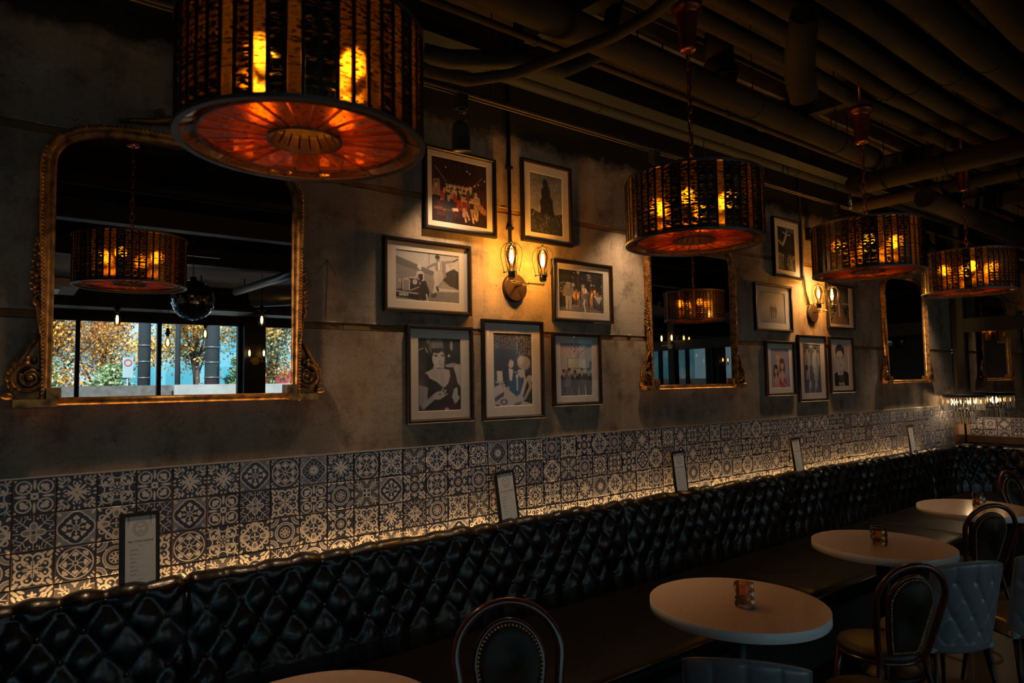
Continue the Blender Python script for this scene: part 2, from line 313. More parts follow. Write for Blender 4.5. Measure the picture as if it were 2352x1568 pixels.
# ------------------------------------------------------------------ drawing flat print (photographs in the frames, tile glaze, menu sheets)
class Cv:
    def __init__(s, w, h, bgc):
        s.w, s.h = w, h; s.a = np.zeros((h, w, 3)); s.a[:] = bgc; s.asp = w / h
        yy, xx = np.mgrid[0:h, 0:w]; s.x = (xx + 0.5) / w; s.y = (yy + 0.5) / h; s.px = 1.0 / h
    def put(s, mask, col, al=1.0):
        m = (np.clip(mask, 0, 1) * al)[..., None]; s.a = s.a * (1 - m) + np.array(col if hasattr(col, '__len__') else (col,)*3) * m; return s
    def ell(s, cx, cy, rx, ry, col, al=1.0, rot=0, soft=1.0):
        X = (s.x - cx) * s.asp; Y = s.y - cy; c, q = math.cos(rot), math.sin(rot); u_ = (X*c + Y*q) / (rx * s.asp); v_ = (-X*q + Y*c) / ry
        d = (1 - np.sqrt(u_*u_ + v_*v_)) * min(rx * s.asp, ry); return s.put(d / (s.px * soft) + 0.5, col, al)
    def poly(s, pts, col, al=1.0):
        ins = np.zeros_like(s.x, bool); n = len(pts)
        for i in range(n):
            x1, y1 = pts[i]; x2, y2 = pts[(i+1) % n]
            if y1 == y2: continue
            c = ((s.y < y1) != (s.y < y2)) & (s.x < (x2-x1)*(s.y-y1)/(y2-y1) + x1); ins ^= c
        return s.put(ins.astype(float), col, al)
    def line(s, p, q, w, col, al=1.0):
        ax, ay = p[0]*s.asp, p[1]; bx, by = q[0]*s.asp, q[1]; X = s.x*s.asp - ax; Y = s.y - ay; dx, dy = bx-ax, by-ay
        t = np.clip((X*dx + Y*dy) / (dx*dx + dy*dy + 1e-9), 0, 1); d = np.hypot(X - t*dx, Y - t*dy); return s.put((w/2 - d) / s.px + 0.5, col, al)
    def pl(s, pts, w, col, al=1.0):
        for a, b in zip(pts[:-1], pts[1:]): s.line(a, b, w, col, al)
        return s
    def grad(s, c0, c1, y0=0, y1=1):
        t = np.clip((s.y - y0) / (y1 - y0), 0, 1)[..., None]; s.a = np.array(c0) * (1-t) + np.array(c1) * t; return s
    def noise(s, k, amt):
        g = rng.random((int(s.h / k) + 3, int(s.w / k) + 3)); yy = s.y * s.h / k; xx = s.x * s.w / k; i = yy.astype(int); j = xx.astype(int); fy = yy - i; fx = xx - j
        v = g[i, j]*(1-fy)*(1-fx) + g[i+1, j]*fy*(1-fx) + g[i, j+1]*(1-fy)*fx + g[i+1, j+1]*fy*fx; s.a = s.a * (1 + (v[..., None] - 0.5) * 2 * amt); return s
    def blur(s, n=1):
        for _ in range(n):
            p = np.pad(s.a, ((1, 1), (1, 1), (0, 0)), 'edge'); s.a = (p[1:-1, 1:-1]*4 + p[:-2, 1:-1]*2 + p[2:, 1:-1]*2 + p[1:-1, :-2]*2 + p[1:-1, 2:]*2 + p[:-2, :-2] + p[2:, 2:] + p[:-2, 2:] + p[2:, :-2]) / 16
        return s
    def man(s, cx, top, h, suit, skin, hair=(0.03,)*3, legs=None, shirt=(0.7,)*3, wd=1.0, cut=1.0):
        hh = h / 7.2; k = wd / s.asp; legs = legs or suit
        s.poly([(cx-hh*0.75*k, top+h*0.45), (cx-hh*0.62*k, top+h), (cx-hh*0.12*k, top+h), (cx, top+h*0.55), (cx+hh*0.12*k, top+h), (cx+hh*0.62*k, top+h), (cx+hh*0.75*k, top+h*0.45)], legs)
        s.poly([(cx-hh*0.3*k, top+hh*1.05), (cx-hh*1.05*k, top+hh*1.4), (cx-hh*1.25*k, top+hh*3.6), (cx-hh*0.85*k, top+hh*3.8), (cx-hh*0.8*k, top+hh*3.9), (cx+hh*0.8*k, top+hh*3.9), (cx+hh*0.85*k, top+hh*3.8), (cx+hh*1.25*k, top+hh*3.6), (cx+hh*1.05*k, top+hh*1.4), (cx+hh*0.3*k, top+hh*1.05)], suit)
        s.poly([(cx-hh*0.3*k, top+hh*1.05), (cx+hh*0.3*k, top+hh*1.05), (cx, top+hh*2.3)], shirt); s.line((cx, top+hh*1.2), (cx, top+hh*2.1), hh*0.15, suit)
        s.ell(cx, top+hh*0.55, hh*0.38*k, hh*0.52, skin); s.ell(cx, top+hh*0.22, hh*0.4*k, hh*0.27, hair); s.ell(cx-hh*1.05*k, top+hh*3.75, hh*0.16*k, hh*0.22, skin); s.ell(cx+hh*1.05*k, top+hh*3.75, hh*0.16*k, hh*0.22, skin)
        return s
def sepia(a): g = a.mean(2, keepdims=True); return g * np.array([1.0, 0.93, 0.92])

def pic_party():
    c = Cv(180, 200, (0.030, 0.012, 0.014)); c.noise(40, 0.4)
    for i in range(15):
        x0 = 0.05 + i * 0.065; c.line((0.5 + (x0 - 0.5) * 0.55, 0.42), (0.5 + (x0 - 0.5) * 1.7, 0.06), 0.006, (0.10, 0.05, 0.045), 0.7)
    c.line((0.06, 0.15), (0.26, 0.36), 0.016, (0.30, 0.22, 0.18), 0.8); c.line((0.92, 0.20), (0.76, 0.37), 0.014, (0.30, 0.22, 0.18), 0.7)
    for x_, y_ in ((0.25, 0.14), (0.64, 0.14), (0.69, 0.17), (0.97, 0.24), (0.85, 0.32), (0.78, 0.35)): c.ell(x_, y_, 0.012, 0.012, (0.9, 0.85, 0.75))
    c.poly([(0.02, 0.36), (0.14, 0.33), (0.16, 0.60), (0.02, 0.60)], (0.30, 0.20, 0.15)); c.poly([(0.28, 0.40), (0.72, 0.40), (0.72, 0.45), (0.28, 0.43)], (0.25, 0.14, 0.10))
    for x0 in (0.86, 0.92, 0.97): c.poly([(x0, 0.40), (x0+0.03, 0.40), (x0+0.03, 0.80), (x0, 0.80)], (0.09, 0.03, 0.03))
    sk = (0.62, 0.38, 0.26)
    for k in range(13): c.man(0.26 + k*0.038, 0.37 + 0.01*(k % 2), 0.34, ((0.65, 0.5, 0.42) if k % 3 else (0.03, 0.02, 0.025)), sk, wd=0.8)
    for k in range(8): c.man(0.22 + k*0.072, 0.44 + 0.015*(k % 2), 0.42, [(0.42, 0.06, 0.07), (0.03, 0.03, 0.04), (0.55, 0.32, 0.27)][k % 3], sk, wd=0.8)
    c.man(0.08, 0.38, 0.40, (0.4, 0.2, 0.18), sk, legs=(0.03, 0.02, 0.02)); c.man(0.70, 0.38, 0.46, (0.10, 0.06, 0.09), sk, (0.7, 0.6, 0.4)); c.man(0.80, 0.45, 0.44, (0.45, 0.33, 0.28), sk, (0.4, 0.35, 0.3))
    c.poly([(0.10, 0.66), (0.48, 0.66), (0.52, 0.90), (0.08, 0.90)], (0.07, 0.02, 0.02)); c.man(0.30, 0.53, 0.52, (0.03, 0.03, 0.04), sk); c.poly([(0.44, 0.62), (0.54, 0.62), (0.55, 0.78), (0.45, 0.78)], (0.40, 0.05, 0.04))
    c.poly([(0.04, 0.77), (0.46, 0.76), (0.48, 0.80), (0.04, 0.81)], (0.16, 0.06, 0.04)); c.poly([(0.20, 0.71), (0.33, 0.72), (0.34, 0.79), (0.20, 0.78)], (0.04, 0.03, 0.03)); c.poly([(0.36, 0.76), (0.46, 0.75), (0.48, 0.80), (0.37, 0.80)], (0.7, 0.58, 0.48))
    for cx in (0.58, 0.72):
        c.ell(cx, 0.56, 0.030, 0.032, sk); c.ell(cx, 0.535, 0.036, 0.025, (0.05, 0.02, 0.02)); c.poly([(cx-0.055, 0.60), (cx+0.055, 0.60), (cx+0.045, 0.72), (cx-0.045, 0.72)], sk); c.poly([(cx-0.045, 0.64), (cx+0.045, 0.64), (cx+0.04, 0.74), (cx-0.04, 0.74)], (0.33, 0.06, 0.07) if cx < 0.6 else (0.05, 0.04, 0.06))
        c.line((cx-0.01, 0.74), (cx+0.03, 0.94), 0.03, sk); c.line((cx+0.02, 0.74), (cx+0.09, 0.90), 0.028, sk)
    c.poly([(0.80, 0.66), (0.88, 0.62), (1.0, 0.72), (1.0, 0.80), (0.90, 0.77)], (0.45, 0.20, 0.13)); c.noise(3, 0.5); return c.blur(1).a * 1.1
def pic_storm():
    c = Cv(140, 200, (0.3,)*3); c.grad((0.16,)*3, (0.42,)*3, 0, 0.55)
    for k in range(14): c.ell(rng.random(), 0.05 + 0.5*rng.random(), 0.35, 0.05, (0.12 + 0.38*rng.random(),)*3, 0.45, rot=-0.35, soft=20)
    c.poly([(0.28, 0.72), (0.33, 0.60), (0.30, 0.46), (0.36, 0.40), (0.34, 0.27), (0.40, 0.22), (0.39, 0.10), (0.47, 0.07), (0.55, 0.12), (0.57, 0.20), (0.62, 0.24), (0.63, 0.36), (0.70, 0.42), (0.70, 0.56), (0.76, 0.68), (0.78, 0.80), (0.2, 0.80)], (0.035,)*3)
    for k in range(60):
        a = 0.33 + 0.35*rng.random(); b = 0.12 + 0.6*rng.random(); c.line((a, b), (a + 0.02, b + 0.05), 0.006, (0.10,)*3, 0.4)
    c.poly([(0, 0.60), (0.2, 0.64), (0.5, 0.70), (1, 0.62), (1, 1), (0, 1)], (0.05,)*3)
    for k in range(180):
        a, b = rng.random(), 0.66 + 0.34*rng.random(); l = 0.03 + 0.05*rng.random(); an = rng.random()*3; g = 0.10 + 0.45*rng.random()**2; c.line((a, b), (a + l*math.cos(an), b + 0.6*l*math.sin(an)), 0.005, (g,)*3, 0.7)
    for a, b, a2, b2 in ((0.06, 0.72, 0.18, 0.60), (0.02, 0.62, 0.14, 0.56), (0.80, 0.60, 0.98, 0.74), (0.85, 0.56, 0.98, 0.60), (0.5, 0.66, 0.5, 0.86), (0.76, 0.64, 0.9, 0.84)): c.line((a, b), (a2, b2), 0.012, (0.34,)*3, 0.8)
    c.noise(4, 0.35); return sepia(c.blur(1).a)
def pic_car():
    c = Cv(240, 164, (0.62,)*3); c.grad((0.50,)*3, (0.72,)*3, 0, 0.5)
    c.poly([(0, 0.12), (0.65, 0.40), (1, 0.62), (1, 1), (0, 1)], (0.20,)*3); c.poly([(0, 0.28), (0.6, 0.48), (0.98, 0.66), (1, 0.8), (1, 1), (0, 1)], (0.30,)*3)
    c.poly([(0.78, 0.38), (0.86, 0.32), (0.92, 0.28), (1, 0.34), (1, 0.70), (0.9, 0.70), (0.72, 0.52)], (0.05,)*3); c.poly([(0.64, 0.70), (1, 0.72), (1, 0.76), (0.66, 0.78)], (0.62,)*3); c.poly([(0.4, 0.82), (1, 0.76), (1, 1), (0.4, 1)], (0.24,)*3)
    c.poly([(0.72, 0.60), (0.98, 0.70), (0.70, 0.72)], (0.36,)*3); c.noise(3, 0.14)
    c.line((0.515, 0), (0.515, 0.26), 0.010, (0.08,)*3); c.line((0.87, 0.20), (0.87, 0.34), 0.006, (0.1,)*3); c.line((0.83, 0.22), (0.93, 0.20), 0.005, (0.1,)*3)
    c.poly([(0.10, 0.56), (0.26, 0.55), (0.44, 0.60), (0.50, 0.72), (0.50, 0.96), (0.34, 0.99), (0, 0.92), (0, 0.80), (0.08, 0.78)], (0.045,)*3)
    c.poly([(0.10, 0.58), (0.13, 0.555), (0.19, 0.555), (0.22, 0.60), (0.21, 0.80), (0.10, 0.80)], (0.55,)*3); c.poly([(0.115, 0.59), (0.20, 0.59), (0.195, 0.79), (0.11, 0.79)], (0.22,)*3)
    for k in range(7): c.line((0.12 + k*0.012, 0.60), (0.117 + k*0.012, 0.78), 0.006, (0.45,)*3)
    c.ell(0.29, 0.62, 0.045, 0.065, (0.10,)*3); c.ell(0.29, 0.62, 0.035, 0.05, (0.62,)*3); c.ell(0.285, 0.61, 0.018, 0.028, (0.4,)*3); c.ell(0.06, 0.61, 0.02, 0.035, (0.5,)*3); c.line((0.22, 0.80), (0.35, 0.72), 0.02, (0.4,)*3)
    c.poly([(0, 0.815), (0.34, 0.84), (0.34, 0.87), (0, 0.845)], (0.42,)*3); c.poly([(0, 0.845), (0.36, 0.87), (0.35, 0.98), (0, 0.94)], (0.03,)*3)
    # small plate lettering on the bumper: SINGER
    font = {'S': ['111', '100', '111', '001', '111'], 'I': ['1', '1', '1', '1', '1'], 'N': ['1001', '1101', '1011', '1001', '1001'], 'G': ['111', '100', '101', '101', '111'], 'E': ['111', '100', '110', '100', '111'], 'R': ['110', '101', '110', '101', '101']}
    x0 = 0.055
    for ch in 'SINGER':
        g = font[ch]
        for i, row in enumerate(g):
            for j, b in enumerate(row):
                if b == '1': c.ell(x0 + j*0.0062, 0.868 + i*0.0105, 0.0042, 0.0062, (0.75,)*3)
        x0 += (len(g[0]) + 1) * 0.0062
    sk = (0.66,)*3
    c.ell(0.365, 0.30, 0.034, 0.048, (0.72,)*3); c.ell(0.372, 0.335, 0.020, 0.034, sk); c.poly([(0.33, 0.42), (0.345, 0.39), (0.41, 0.39), (0.43, 0.44), (0.42, 0.50), (0.34, 0.50)], sk); c.poly([(0.34, 0.46), (0.42, 0.44), (0.42, 0.56), (0.39, 0.62), (0.36, 0.55)], (0.03,)*3)
    c.line((0.335, 0.42), (0.31, 0.53), 0.026, sk); c.line((0.31, 0.53), (0.21, 0.55), 0.022, sk); c.line((0.425, 0.43), (0.425, 0.56), 0.026, sk); c.line((0.425, 0.56), (0.37, 0.65), 0.024, sk)
    c.poly([(0.38, 0.60), (0.46, 0.58), (0.52, 0.80), (0.50, 0.92), (0.42, 1.0), (0.38, 0.86)], (0.035,)*3); c.line((0.47, 0.86), (0.49, 0.99), 0.028, sk)
    c.poly([(0.60, 0.20), (0.66, 0.17), (0.73, 0.13), (0.78, 0.17), (0.79, 0.46), (0.76, 0.50), (0.72, 0.36), (0.62, 0.36)], (0.30,)*3); c.line((0.62, 0.21), (0.50, 0.30), 0.055, (0.28,)*3); c.line((0.76, 0.17), (0.92, 0.12), 0.055, (0.30,)*3); c.line((0.92, 0.12), (0.985, 0.07), 0.03, (0.08,)*3)
    c.poly([(0.66, 0.17), (0.71, 0.15), (0.72, 0.33), (0.66, 0.34)], (0.75,)*3); c.line((0.695, 0.17), (0.70, 0.32), 0.014, (0.05,)*3); c.ell(0.655, 0.105, 0.034, 0.065, (0.24,)*3); c.ell(0.65, 0.065, 0.038, 0.045, (0.04,)*3); c.ell(0.49, 0.305, 0.018, 0.026, (0.3,)*3)
    c.poly([(0.60, 0.36), (0.72, 0.35), (0.72, 0.44), (0.66, 0.64), (0.62, 0.84), (0.57, 0.82), (0.60, 0.60), (0.58, 0.46)], (0.58,)*3); c.poly([(0.66, 0.38), (0.73, 0.38), (0.75, 0.50), (0.66, 0.66), (0.64, 0.60)], (0.50,)*3)
    c.poly([(0.54, 0.86), (0.62, 0.80), (0.64, 0.86), (0.60, 0.92), (0.53, 0.90)], (0.08,)*3); c.poly([(0.64, 0.66), (0.68, 0.76), (0.65, 0.78), (0.62, 0.70)], (0.05,)*3); return sepia(c.blur(1).a)
def pic_stage():
    c = Cv(200, 170, (0.040,)*3); c.noise(30, 0.5); c.poly([(0, 0.92), (0.3, 0.82), (0.7, 0.84), (1, 0.96), (1, 1), (0, 1)], (0.16,)*3)
    for k in range(16): c.line((0.35 + 0.02*k, 0.83), (0.05 + 0.06*k, 1.0), 0.008, (0.55,)*3, 0.6)
    c.ell(0.43, 0.02, 0.03, 0.06, (0.8,)*3, soft=5); c.ell(0.67, 0.08, 0.045, 0.02, (0.5,)*3); c.ell(0.67, 0.14, 0.025, 0.02, (0.85,)*3)
    for x_, y_, q in ((0.30, 0.17, 0.012), (0.34, 0.06, 0.012), (0.65, 0.20, 0.014), (0.70, 0.21, 0.014), (0.73, 0.32, 0.02), (0.79, 0.32, 0.014), (0.96, 0.33, 0.013), (0.52, 0.18, 0.008)): c.ell(x_, y_, q, q, (0.85,)*3)
    c.poly([(0.28, 0.32), (0.33, 0.30), (0.36, 0.38), (0.29, 0.38)], (0.75,)*3)
    for k in range(60): c.ell(0.02 + 0.25*rng.random(), 0.30 + 0.25*rng.random(), 0.012, 0.015, (0.1 + 0.6*rng.random(),)*3, 0.7)
    c.man(0.21, 0.25, 0.70, (0.30,)*3, (0.6,)*3, legs=(0.50,)*3, wd=1.2); c.line((0.16, 0.42), (0.26, 0.32), 0.03, (0.4,)*3)
    for k in range(9): c.man(0.38 + 0.07*k, 0.42 + 0.05*(k % 3), 0.42, (0.09 + 0.08*(k % 2),)*3, (0.45,)*3)
    c.ell(0.555, 0.34, 0.045, 0.05, (0.06,)*3); c.ell(0.548, 0.355, 0.026, 0.04, (0.72,)*3); c.poly([(0.52, 0.42), (0.60, 0.40), (0.62, 0.56), (0.53, 0.56)], (0.75,)*3); c.poly([(0.51, 0.54), (0.62, 0.54), (0.63, 0.68), (0.56, 0.74), (0.50, 0.68)], (0.25,)*3)
    c.line((0.53, 0.44), (0.50, 0.35), 0.03, (0.72,)*3); c.line((0.60, 0.44), (0.64, 0.50), 0.03, (0.7,)*3); c.line((0.57, 0.70), (0.55, 0.80), 0.05, (0.78,)*3); c.line((0.55, 0.80), (0.58, 0.97), 0.04, (0.78,)*3); c.line((0.61, 0.70), (0.63, 0.94), 0.03, (0.3,)*3); c.line((0.50, 0.30), (0.505, 0.95), 0.008, (0.5,)*3)
    c.poly([(0.78, 0.58), (0.98, 0.60), (0.90, 0.78)], (0.62,)*3); c.noise(3, 0.3); return sepia(c.blur(1).a)
def pic_lady():
    # shaded portrait
    c = Cv(150, 220, (0.035,)*3); c.noise(30, 0.4); sk = (0.60,)*3; hi = (0.70,)*3
    c.line((0.0, 0.17), (0.12, 0.14), 0.012, (0.5,)*3); c.line((0.17, 0.14), (0.22, 0.20), 0.012, (0.6,)*3); c.ell(0.25, 0.03, 0.06, 0.05, (0.35,)*3); c.ell(0.78, 0.10, 0.035, 0.07, (0.38,)*3); c.ell(0.72, 0.24, 0.03, 0.02, (0.6,)*3)
    c.poly([(0.62, 0.37), (0.80, 0.34), (1, 0.36), (1, 0.70), (0.88, 0.50), (0.82, 0.40), (0.66, 0.40)], (0.45,)*3); c.poly([(0.84, 0.38), (1, 0.36), (1, 0.68), (0.92, 0.62)], (0.58,)*3)
    c.poly([(0.38, 0.34), (0.60, 0.34), (0.60, 0.42), (0.72, 0.44), (0.78, 0.52), (0.72, 0.66), (0.58, 0.68), (0.40, 0.60), (0.25, 0.55), (0.15, 0.48), (0.34, 0.42)], sk)
    c.poly([(0.0, 0.62), (0.10, 0.50), (0.20, 0.49), (0.26, 0.55), (0.42, 0.60), (0.60, 0.69), (0.70, 0.62), (0.75, 0.52), (0.72, 0.42), (0.84, 0.46), (0.90, 0.60), (0.92, 0.80), (0.86, 0.98), (0.3, 1.0), (0.2, 0.86), (0.02, 0.70)], (0.045,)*3)
    c.ell(0.42, 0.15, 0.20, 0.15, (0.06,)*3); c.ell(0.36, 0.11, 0.12, 0.10, (0.22,)*3, 0.8, soft=6); c.ell(0.48, 0.07, 0.10, 0.06, (0.28,)*3, 0.7, soft=6); c.ell(0.47, 0.275, 0.145, 0.125, hi)
    for k in range(26): a = rng.random(); c.line((0.28 + 0.3*a, 0.04 + 0.05*rng.random()), (0.30 + 0.32*a, 0.16 + 0.05*rng.random()), 0.005, (0.10 + 0.4*rng.random(),)*3, 0.7)
    c.poly([(0.32, 0.14), (0.62, 0.14), (0.63, 0.21), (0.54, 0.185), (0.46, 0.21), (0.36, 0.20), (0.33, 0.26)], (0.05,)*3)
    c.ell(0.41, 0.245, 0.04, 0.012, (0.12,)*3); c.ell(0.57, 0.245, 0.035, 0.012, (0.12,)*3); c.ell(0.50, 0.315, 0.022, 0.008, (0.25,)*3); c.ell(0.50, 0.36, 0.045, 0.014, (0.24,)*3); c.line((0.49, 0.36), (0.43, 0.43), 0.014, (0.85,)*3); c.ell(0.50, 0.415, 0.09, 0.016, (0.2,)*3, 0.7)
    c.poly([(0.02, 0.64), (0.22, 0.68), (0.20, 0.86), (0.26, 0.88), (0.12, 0.98), (0.02, 0.90)], (0.42,)*3); c.line((0.14, 0.92), (0.38, 0.80), 0.07, (0.46,)*3); c.ell(0.47, 0.79, 0.13, 0.055, (0.56,)*3, rot=-0.2); c.line((0.50, 0.77), (0.58, 0.70), 0.022, (0.6,)*3); c.line((0.55, 0.79), (0.64, 0.72), 0.022, (0.6,)*3); c.line((0.57, 0.81), (0.66, 0.77), 0.02, (0.6,)*3); c.ell(0.50, 0.775, 0.022, 0.014, (0.08,)*3)
    c.ell(0.40, 0.50, 0.10, 0.05, (0.46,)*3, 0.5, soft=16); c.ell(0.56, 0.56, 0.03, 0.08, (0.36,)*3, 0.6, soft=12); c.ell(0.56, 0.30, 0.05, 0.08, (0.52,)*3, 0.5, soft=14); c.ell(0.08, 0.80, 0.06, 0.16, (0.28,)*3, 0.6, soft=20); c.ell(0.41, 0.232, 0.05, 0.006, (0.08,)*3); c.ell(0.57, 0.232, 0.045, 0.006, (0.08,)*3)
    c.poly([(0.84, 0.70), (0.92, 0.68), (0.93, 0.78), (0.97, 0.82), (0.90, 0.90), (0.78, 0.82)], (0.60,)*3); c.line((0.82, 0.83), (0.86, 0.90), 0.02, (0.6,)*3); c.line((0.90, 0.80), (0.96, 0.84), 0.02, (0.6,)*3); c.ell(0.66, 0.98, 0.05, 0.02, (0.5,)*3); return c.blur(1).a * np.array([0.96, 0.94, 1.0])
def pic_dinner():
    c = Cv(140, 210, (0.055,)*3); c.noise(40, 0.3)
    for i in range(16):
        for j in range(15):
            b = (0.18 + 0.5*rng.random()) * (1.3 if i > 8 else 0.6)
            if rng.random() < 0.85 and j*0.022 < 0.20 + 0.10*(i > 8): c.ell(0.02 + i*0.064 + 0.02*(j % 2), 0.01 + j*0.022, 0.016, 0.006, (min(b, 0.8),)*3, rot=-0.6)
    sk = (0.62,)*3
    c.poly([(0, 0.74), (0.16, 0.70), (0.45, 0.78), (1, 0.97), (1, 1), (0, 1)], (0.60,)*3); c.poly([(0.24, 0.50), (0.38, 0.44), (0.60, 0.50), (0.64, 0.80), (0.60, 0.88), (0.34, 0.76), (0.20, 0.68)], (0.04,)*3)
    c.poly([(0.38, 0.48), (0.50, 0.50), (0.46, 0.66), (0.40, 0.64)], (0.72,)*3); c.ell(0.44, 0.41, 0.075, 0.07, sk); c.poly([(0.34, 0.36), (0.40, 0.32), (0.52, 0.34), (0.50, 0.38), (0.42, 0.36), (0.37, 0.44)], (0.04,)*3)
    c.ell(0.78, 0.405, 0.17, 0.095, (0.50,)*3); c.ell(0.72, 0.37, 0.10, 0.06, (0.68,)*3, soft=8); c.ell(0.84, 0.42, 0.10, 0.08, (0.40,)*3, 0.6, soft=10); c.poly([(0.62, 0.50), (0.80, 0.50), (0.82, 0.58), (0.70, 0.62), (0.62, 0.56)], sk)
    c.poly([(0.80, 0.56), (1, 0.56), (1, 0.98), (0.76, 0.94), (0.86, 0.72)], (0.06,)*3); c.ell(0.93, 0.63, 0.08, 0.05, (0.58,)*3); c.line((0.92, 0.66), (0.96, 0.74), 0.05, (0.5,)*3); c.line((0.95, 0.74), (0.80, 0.90), 0.045, (0.5,)*3)
    c.line((0.68, 0.90), (0.82, 0.66), 0.055, sk); c.line((0.82, 0.66), (0.78, 0.58), 0.04, sk); c.line((0.60, 0.78), (0.60, 0.62), 0.03, (0.5,)*3); c.ell(0.60, 0.59, 0.04, 0.03, sk); c.line((0.52, 0.54), (0.60, 0.53), 0.008, (0.85,)*3)
    c.poly([(0.08, 0.52), (0.22, 0.52), (0.23, 0.66), (0.09, 0.67)], (0.70,)*3); c.ell(0.15, 0.67, 0.11, 0.018, (0.5,)*3); c.line((0.17, 0.68), (0.19, 0.99), 0.014, (0.72,)*3); c.ell(0.24, 0.72, 0.05, 0.03, (0.5,)*3); c.ell(0.36, 0.76, 0.04, 0.03, (0.5,)*3)
    c.poly([(0.02, 0.88), (0.26, 0.80), (0.25, 0.86), (0.03, 0.94)], (0.10,)*3); c.ell(0.25, 0.94, 0.10, 0.04, (0.15,)*3); c.ell(0.25, 0.94, 0.05, 0.02, (0.55,)*3); c.ell(0.09, 0.99, 0.06, 0.02, (0.12,)*3); c.poly([(0.54, 0.96), (0.72, 0.94), (0.68, 0.99), (0.5, 1.0)], (0.2,)*3); return c.blur(1).a * np.array([1.0, 0.87, 0.80])
def pic_marquee():
    c = Cv(140, 210, (0.45, 0.42, 0.50)); c.grad((0.42, 0.36, 0.46), (0.52, 0.52, 0.50), 0, 0.6); c.ell(0.2, 0.12, 0.15, 0.12, (0.60, 0.38, 0.36), 0.5, soft=30)
    for i in range(5):
        for j in range(6):
            if (i + j) % 2 == 0: c.poly([(0.36 + i*0.06, 0.01 + j*0.045), (0.41 + i*0.06, 0.01 + j*0.045), (0.41 + i*0.06, 0.03 + j*0.045), (0.36 + i*0.06, 0.03 + j*0.045)], (0.10, 0.06, 0.09))
    cr_ = (0.75, 0.55, 0.45)
    c.pl([(0.44, 0.0), (0.40, 0.10), (0.38, 0.22), (0.44, 0.26), (0.50, 0.20), (0.54, 0.02)], 0.018, cr_); c.pl([(0.56, 0.16), (0.60, 0.06), (0.62, 0.15), (0.66, 0.05), (0.69, 0.14), (0.73, 0.04), (0.75, 0.12), (0.80, 0.02), (0.81, 0.10), (0.86, 0.02)], 0.012, cr_)
    c.poly([(0.62, 0.16), (0.88, 0.06), (0.86, 0.26), (0.68, 0.27)], (0.62, 0.40, 0.36), 0.7); c.pl([(0.64, 0.17), (0.86, 0.08)], 0.012, (0.15, 0.05, 0.06))
    for k in range(3): c.pl([(0.66, 0.19 + 0.03*k), (0.86, 0.19 + 0.03*k)], 0.008, (0.45, 0.18, 0.18))
    c.poly([(0.22, 0.28), (0.84, 0.29), (0.84, 0.49), (0.22, 0.48)], (0.16, 0.17, 0.13)); c.poly([(0.24, 0.29), (0.82, 0.30), (0.82, 0.475), (0.24, 0.468)], (0.62, 0.60, 0.46))
    g3 = np.random.default_rng(3)
    for j, (a, b) in enumerate(((0.34, 0.72), (0.40, 0.68), (0.34, 0.72), (0.35, 0.73), (0.40, 0.70))):
        xx = a
        while xx < b:
            if g3.random() > 0.12: c.line((xx, 0.312 + j*0.034), (xx, 0.326 + j*0.034), 0.006, (0.30, 0.16, 0.12))
            xx += 0.018
    c.poly([(0, 0.6), (1, 0.55), (1, 1), (0, 1)], (0.30, 0.25, 0.16)); c.ell(0.97, 0.42, 0.06, 0.09, (0.12, 0.10, 0.09), soft=4); c.ell(0.90, 0.50, 0.06, 0.04, (0.30, 0.10, 0.08), soft=4); c.ell(0.20, 0.55, 0.05, 0.05, (0.40, 0.14, 0.08))
    for cx, tp, su, lg, sk in ((0.10, 0.50, (0.05, 0.04, 0.09), (0.05, 0.04, 0.10), (0.45, 0.28, 0.22)), (0.27, 0.48, (0.20, 0.17, 0.22), (0.12, 0.09, 0.20), (0.45, 0.28, 0.22)), (0.45, 0.515, (0.05, 0.03, 0.05), (0.05, 0.03, 0.07), (0.25, 0.13, 0.09)), (0.68, 0.47, (0.07, 0.025, 0.05), (0.06, 0.025, 0.05), (0.45, 0.28, 0.22)), (0.89, 0.48, (0.04, 0.025, 0.05), (0.04, 0.025, 0.05), (0.45, 0.28, 0.22))): c.man(cx, tp, 0.64, su, sk, legs=lg, wd=0.85)
    return c.blur(1).a
def pic_leap():
    c = Cv(130, 190, (0.025,)*3); c.noise(25, 0.5); sk = (0.55,)*3
    c.poly([(0.3, 0), (1, 0), (1, 0.12), (0.6, 0.09)], (0.18,)*3)
    c.line((0.30, 0.42), (0.42, 0.30), 0.07, sk); c.line((0.42, 0.30), (0.52, 0.18), 0.07, sk); c.line((0.52, 0.16), (0.32, 0.12), 0.03, sk); c.line((0.54, 0.17), (0.78, 0.16), 0.03, sk); c.ell(0.55, 0.11, 0.05, 0.035, sk); c.line((0.30, 0.42), (0.06, 0.34), 0.06, (0.45,)*3)
    for x_ in (0.55, 0.62, 0.70, 0.8): c.line((x_, 0.28), (x_, 0.5), 0.02, (0.08,)*3)
    for k in range(9): c.man(0.06 + 0.11*k, 0.60 + 0.05*(k % 2), 0.5, (0.25 if k % 2 else 0.10,)*3, (0.5,)*3)
    c.poly([(0.34, 0.60), (0.56, 0.60), (0.58, 1), (0.30, 1)], (0.02,)*3); c.line((0.08, 0.62), (0.30, 0.66), 0.03, sk)
    for k in range(120): c.ell(rng.random(), 0.62 + 0.38*rng.random(), 0.018, 0.012, (0.7*rng.random()**2,)*3, 0.6)
    return c.blur(1).a * np.array([0.95, 0.95, 1.0])
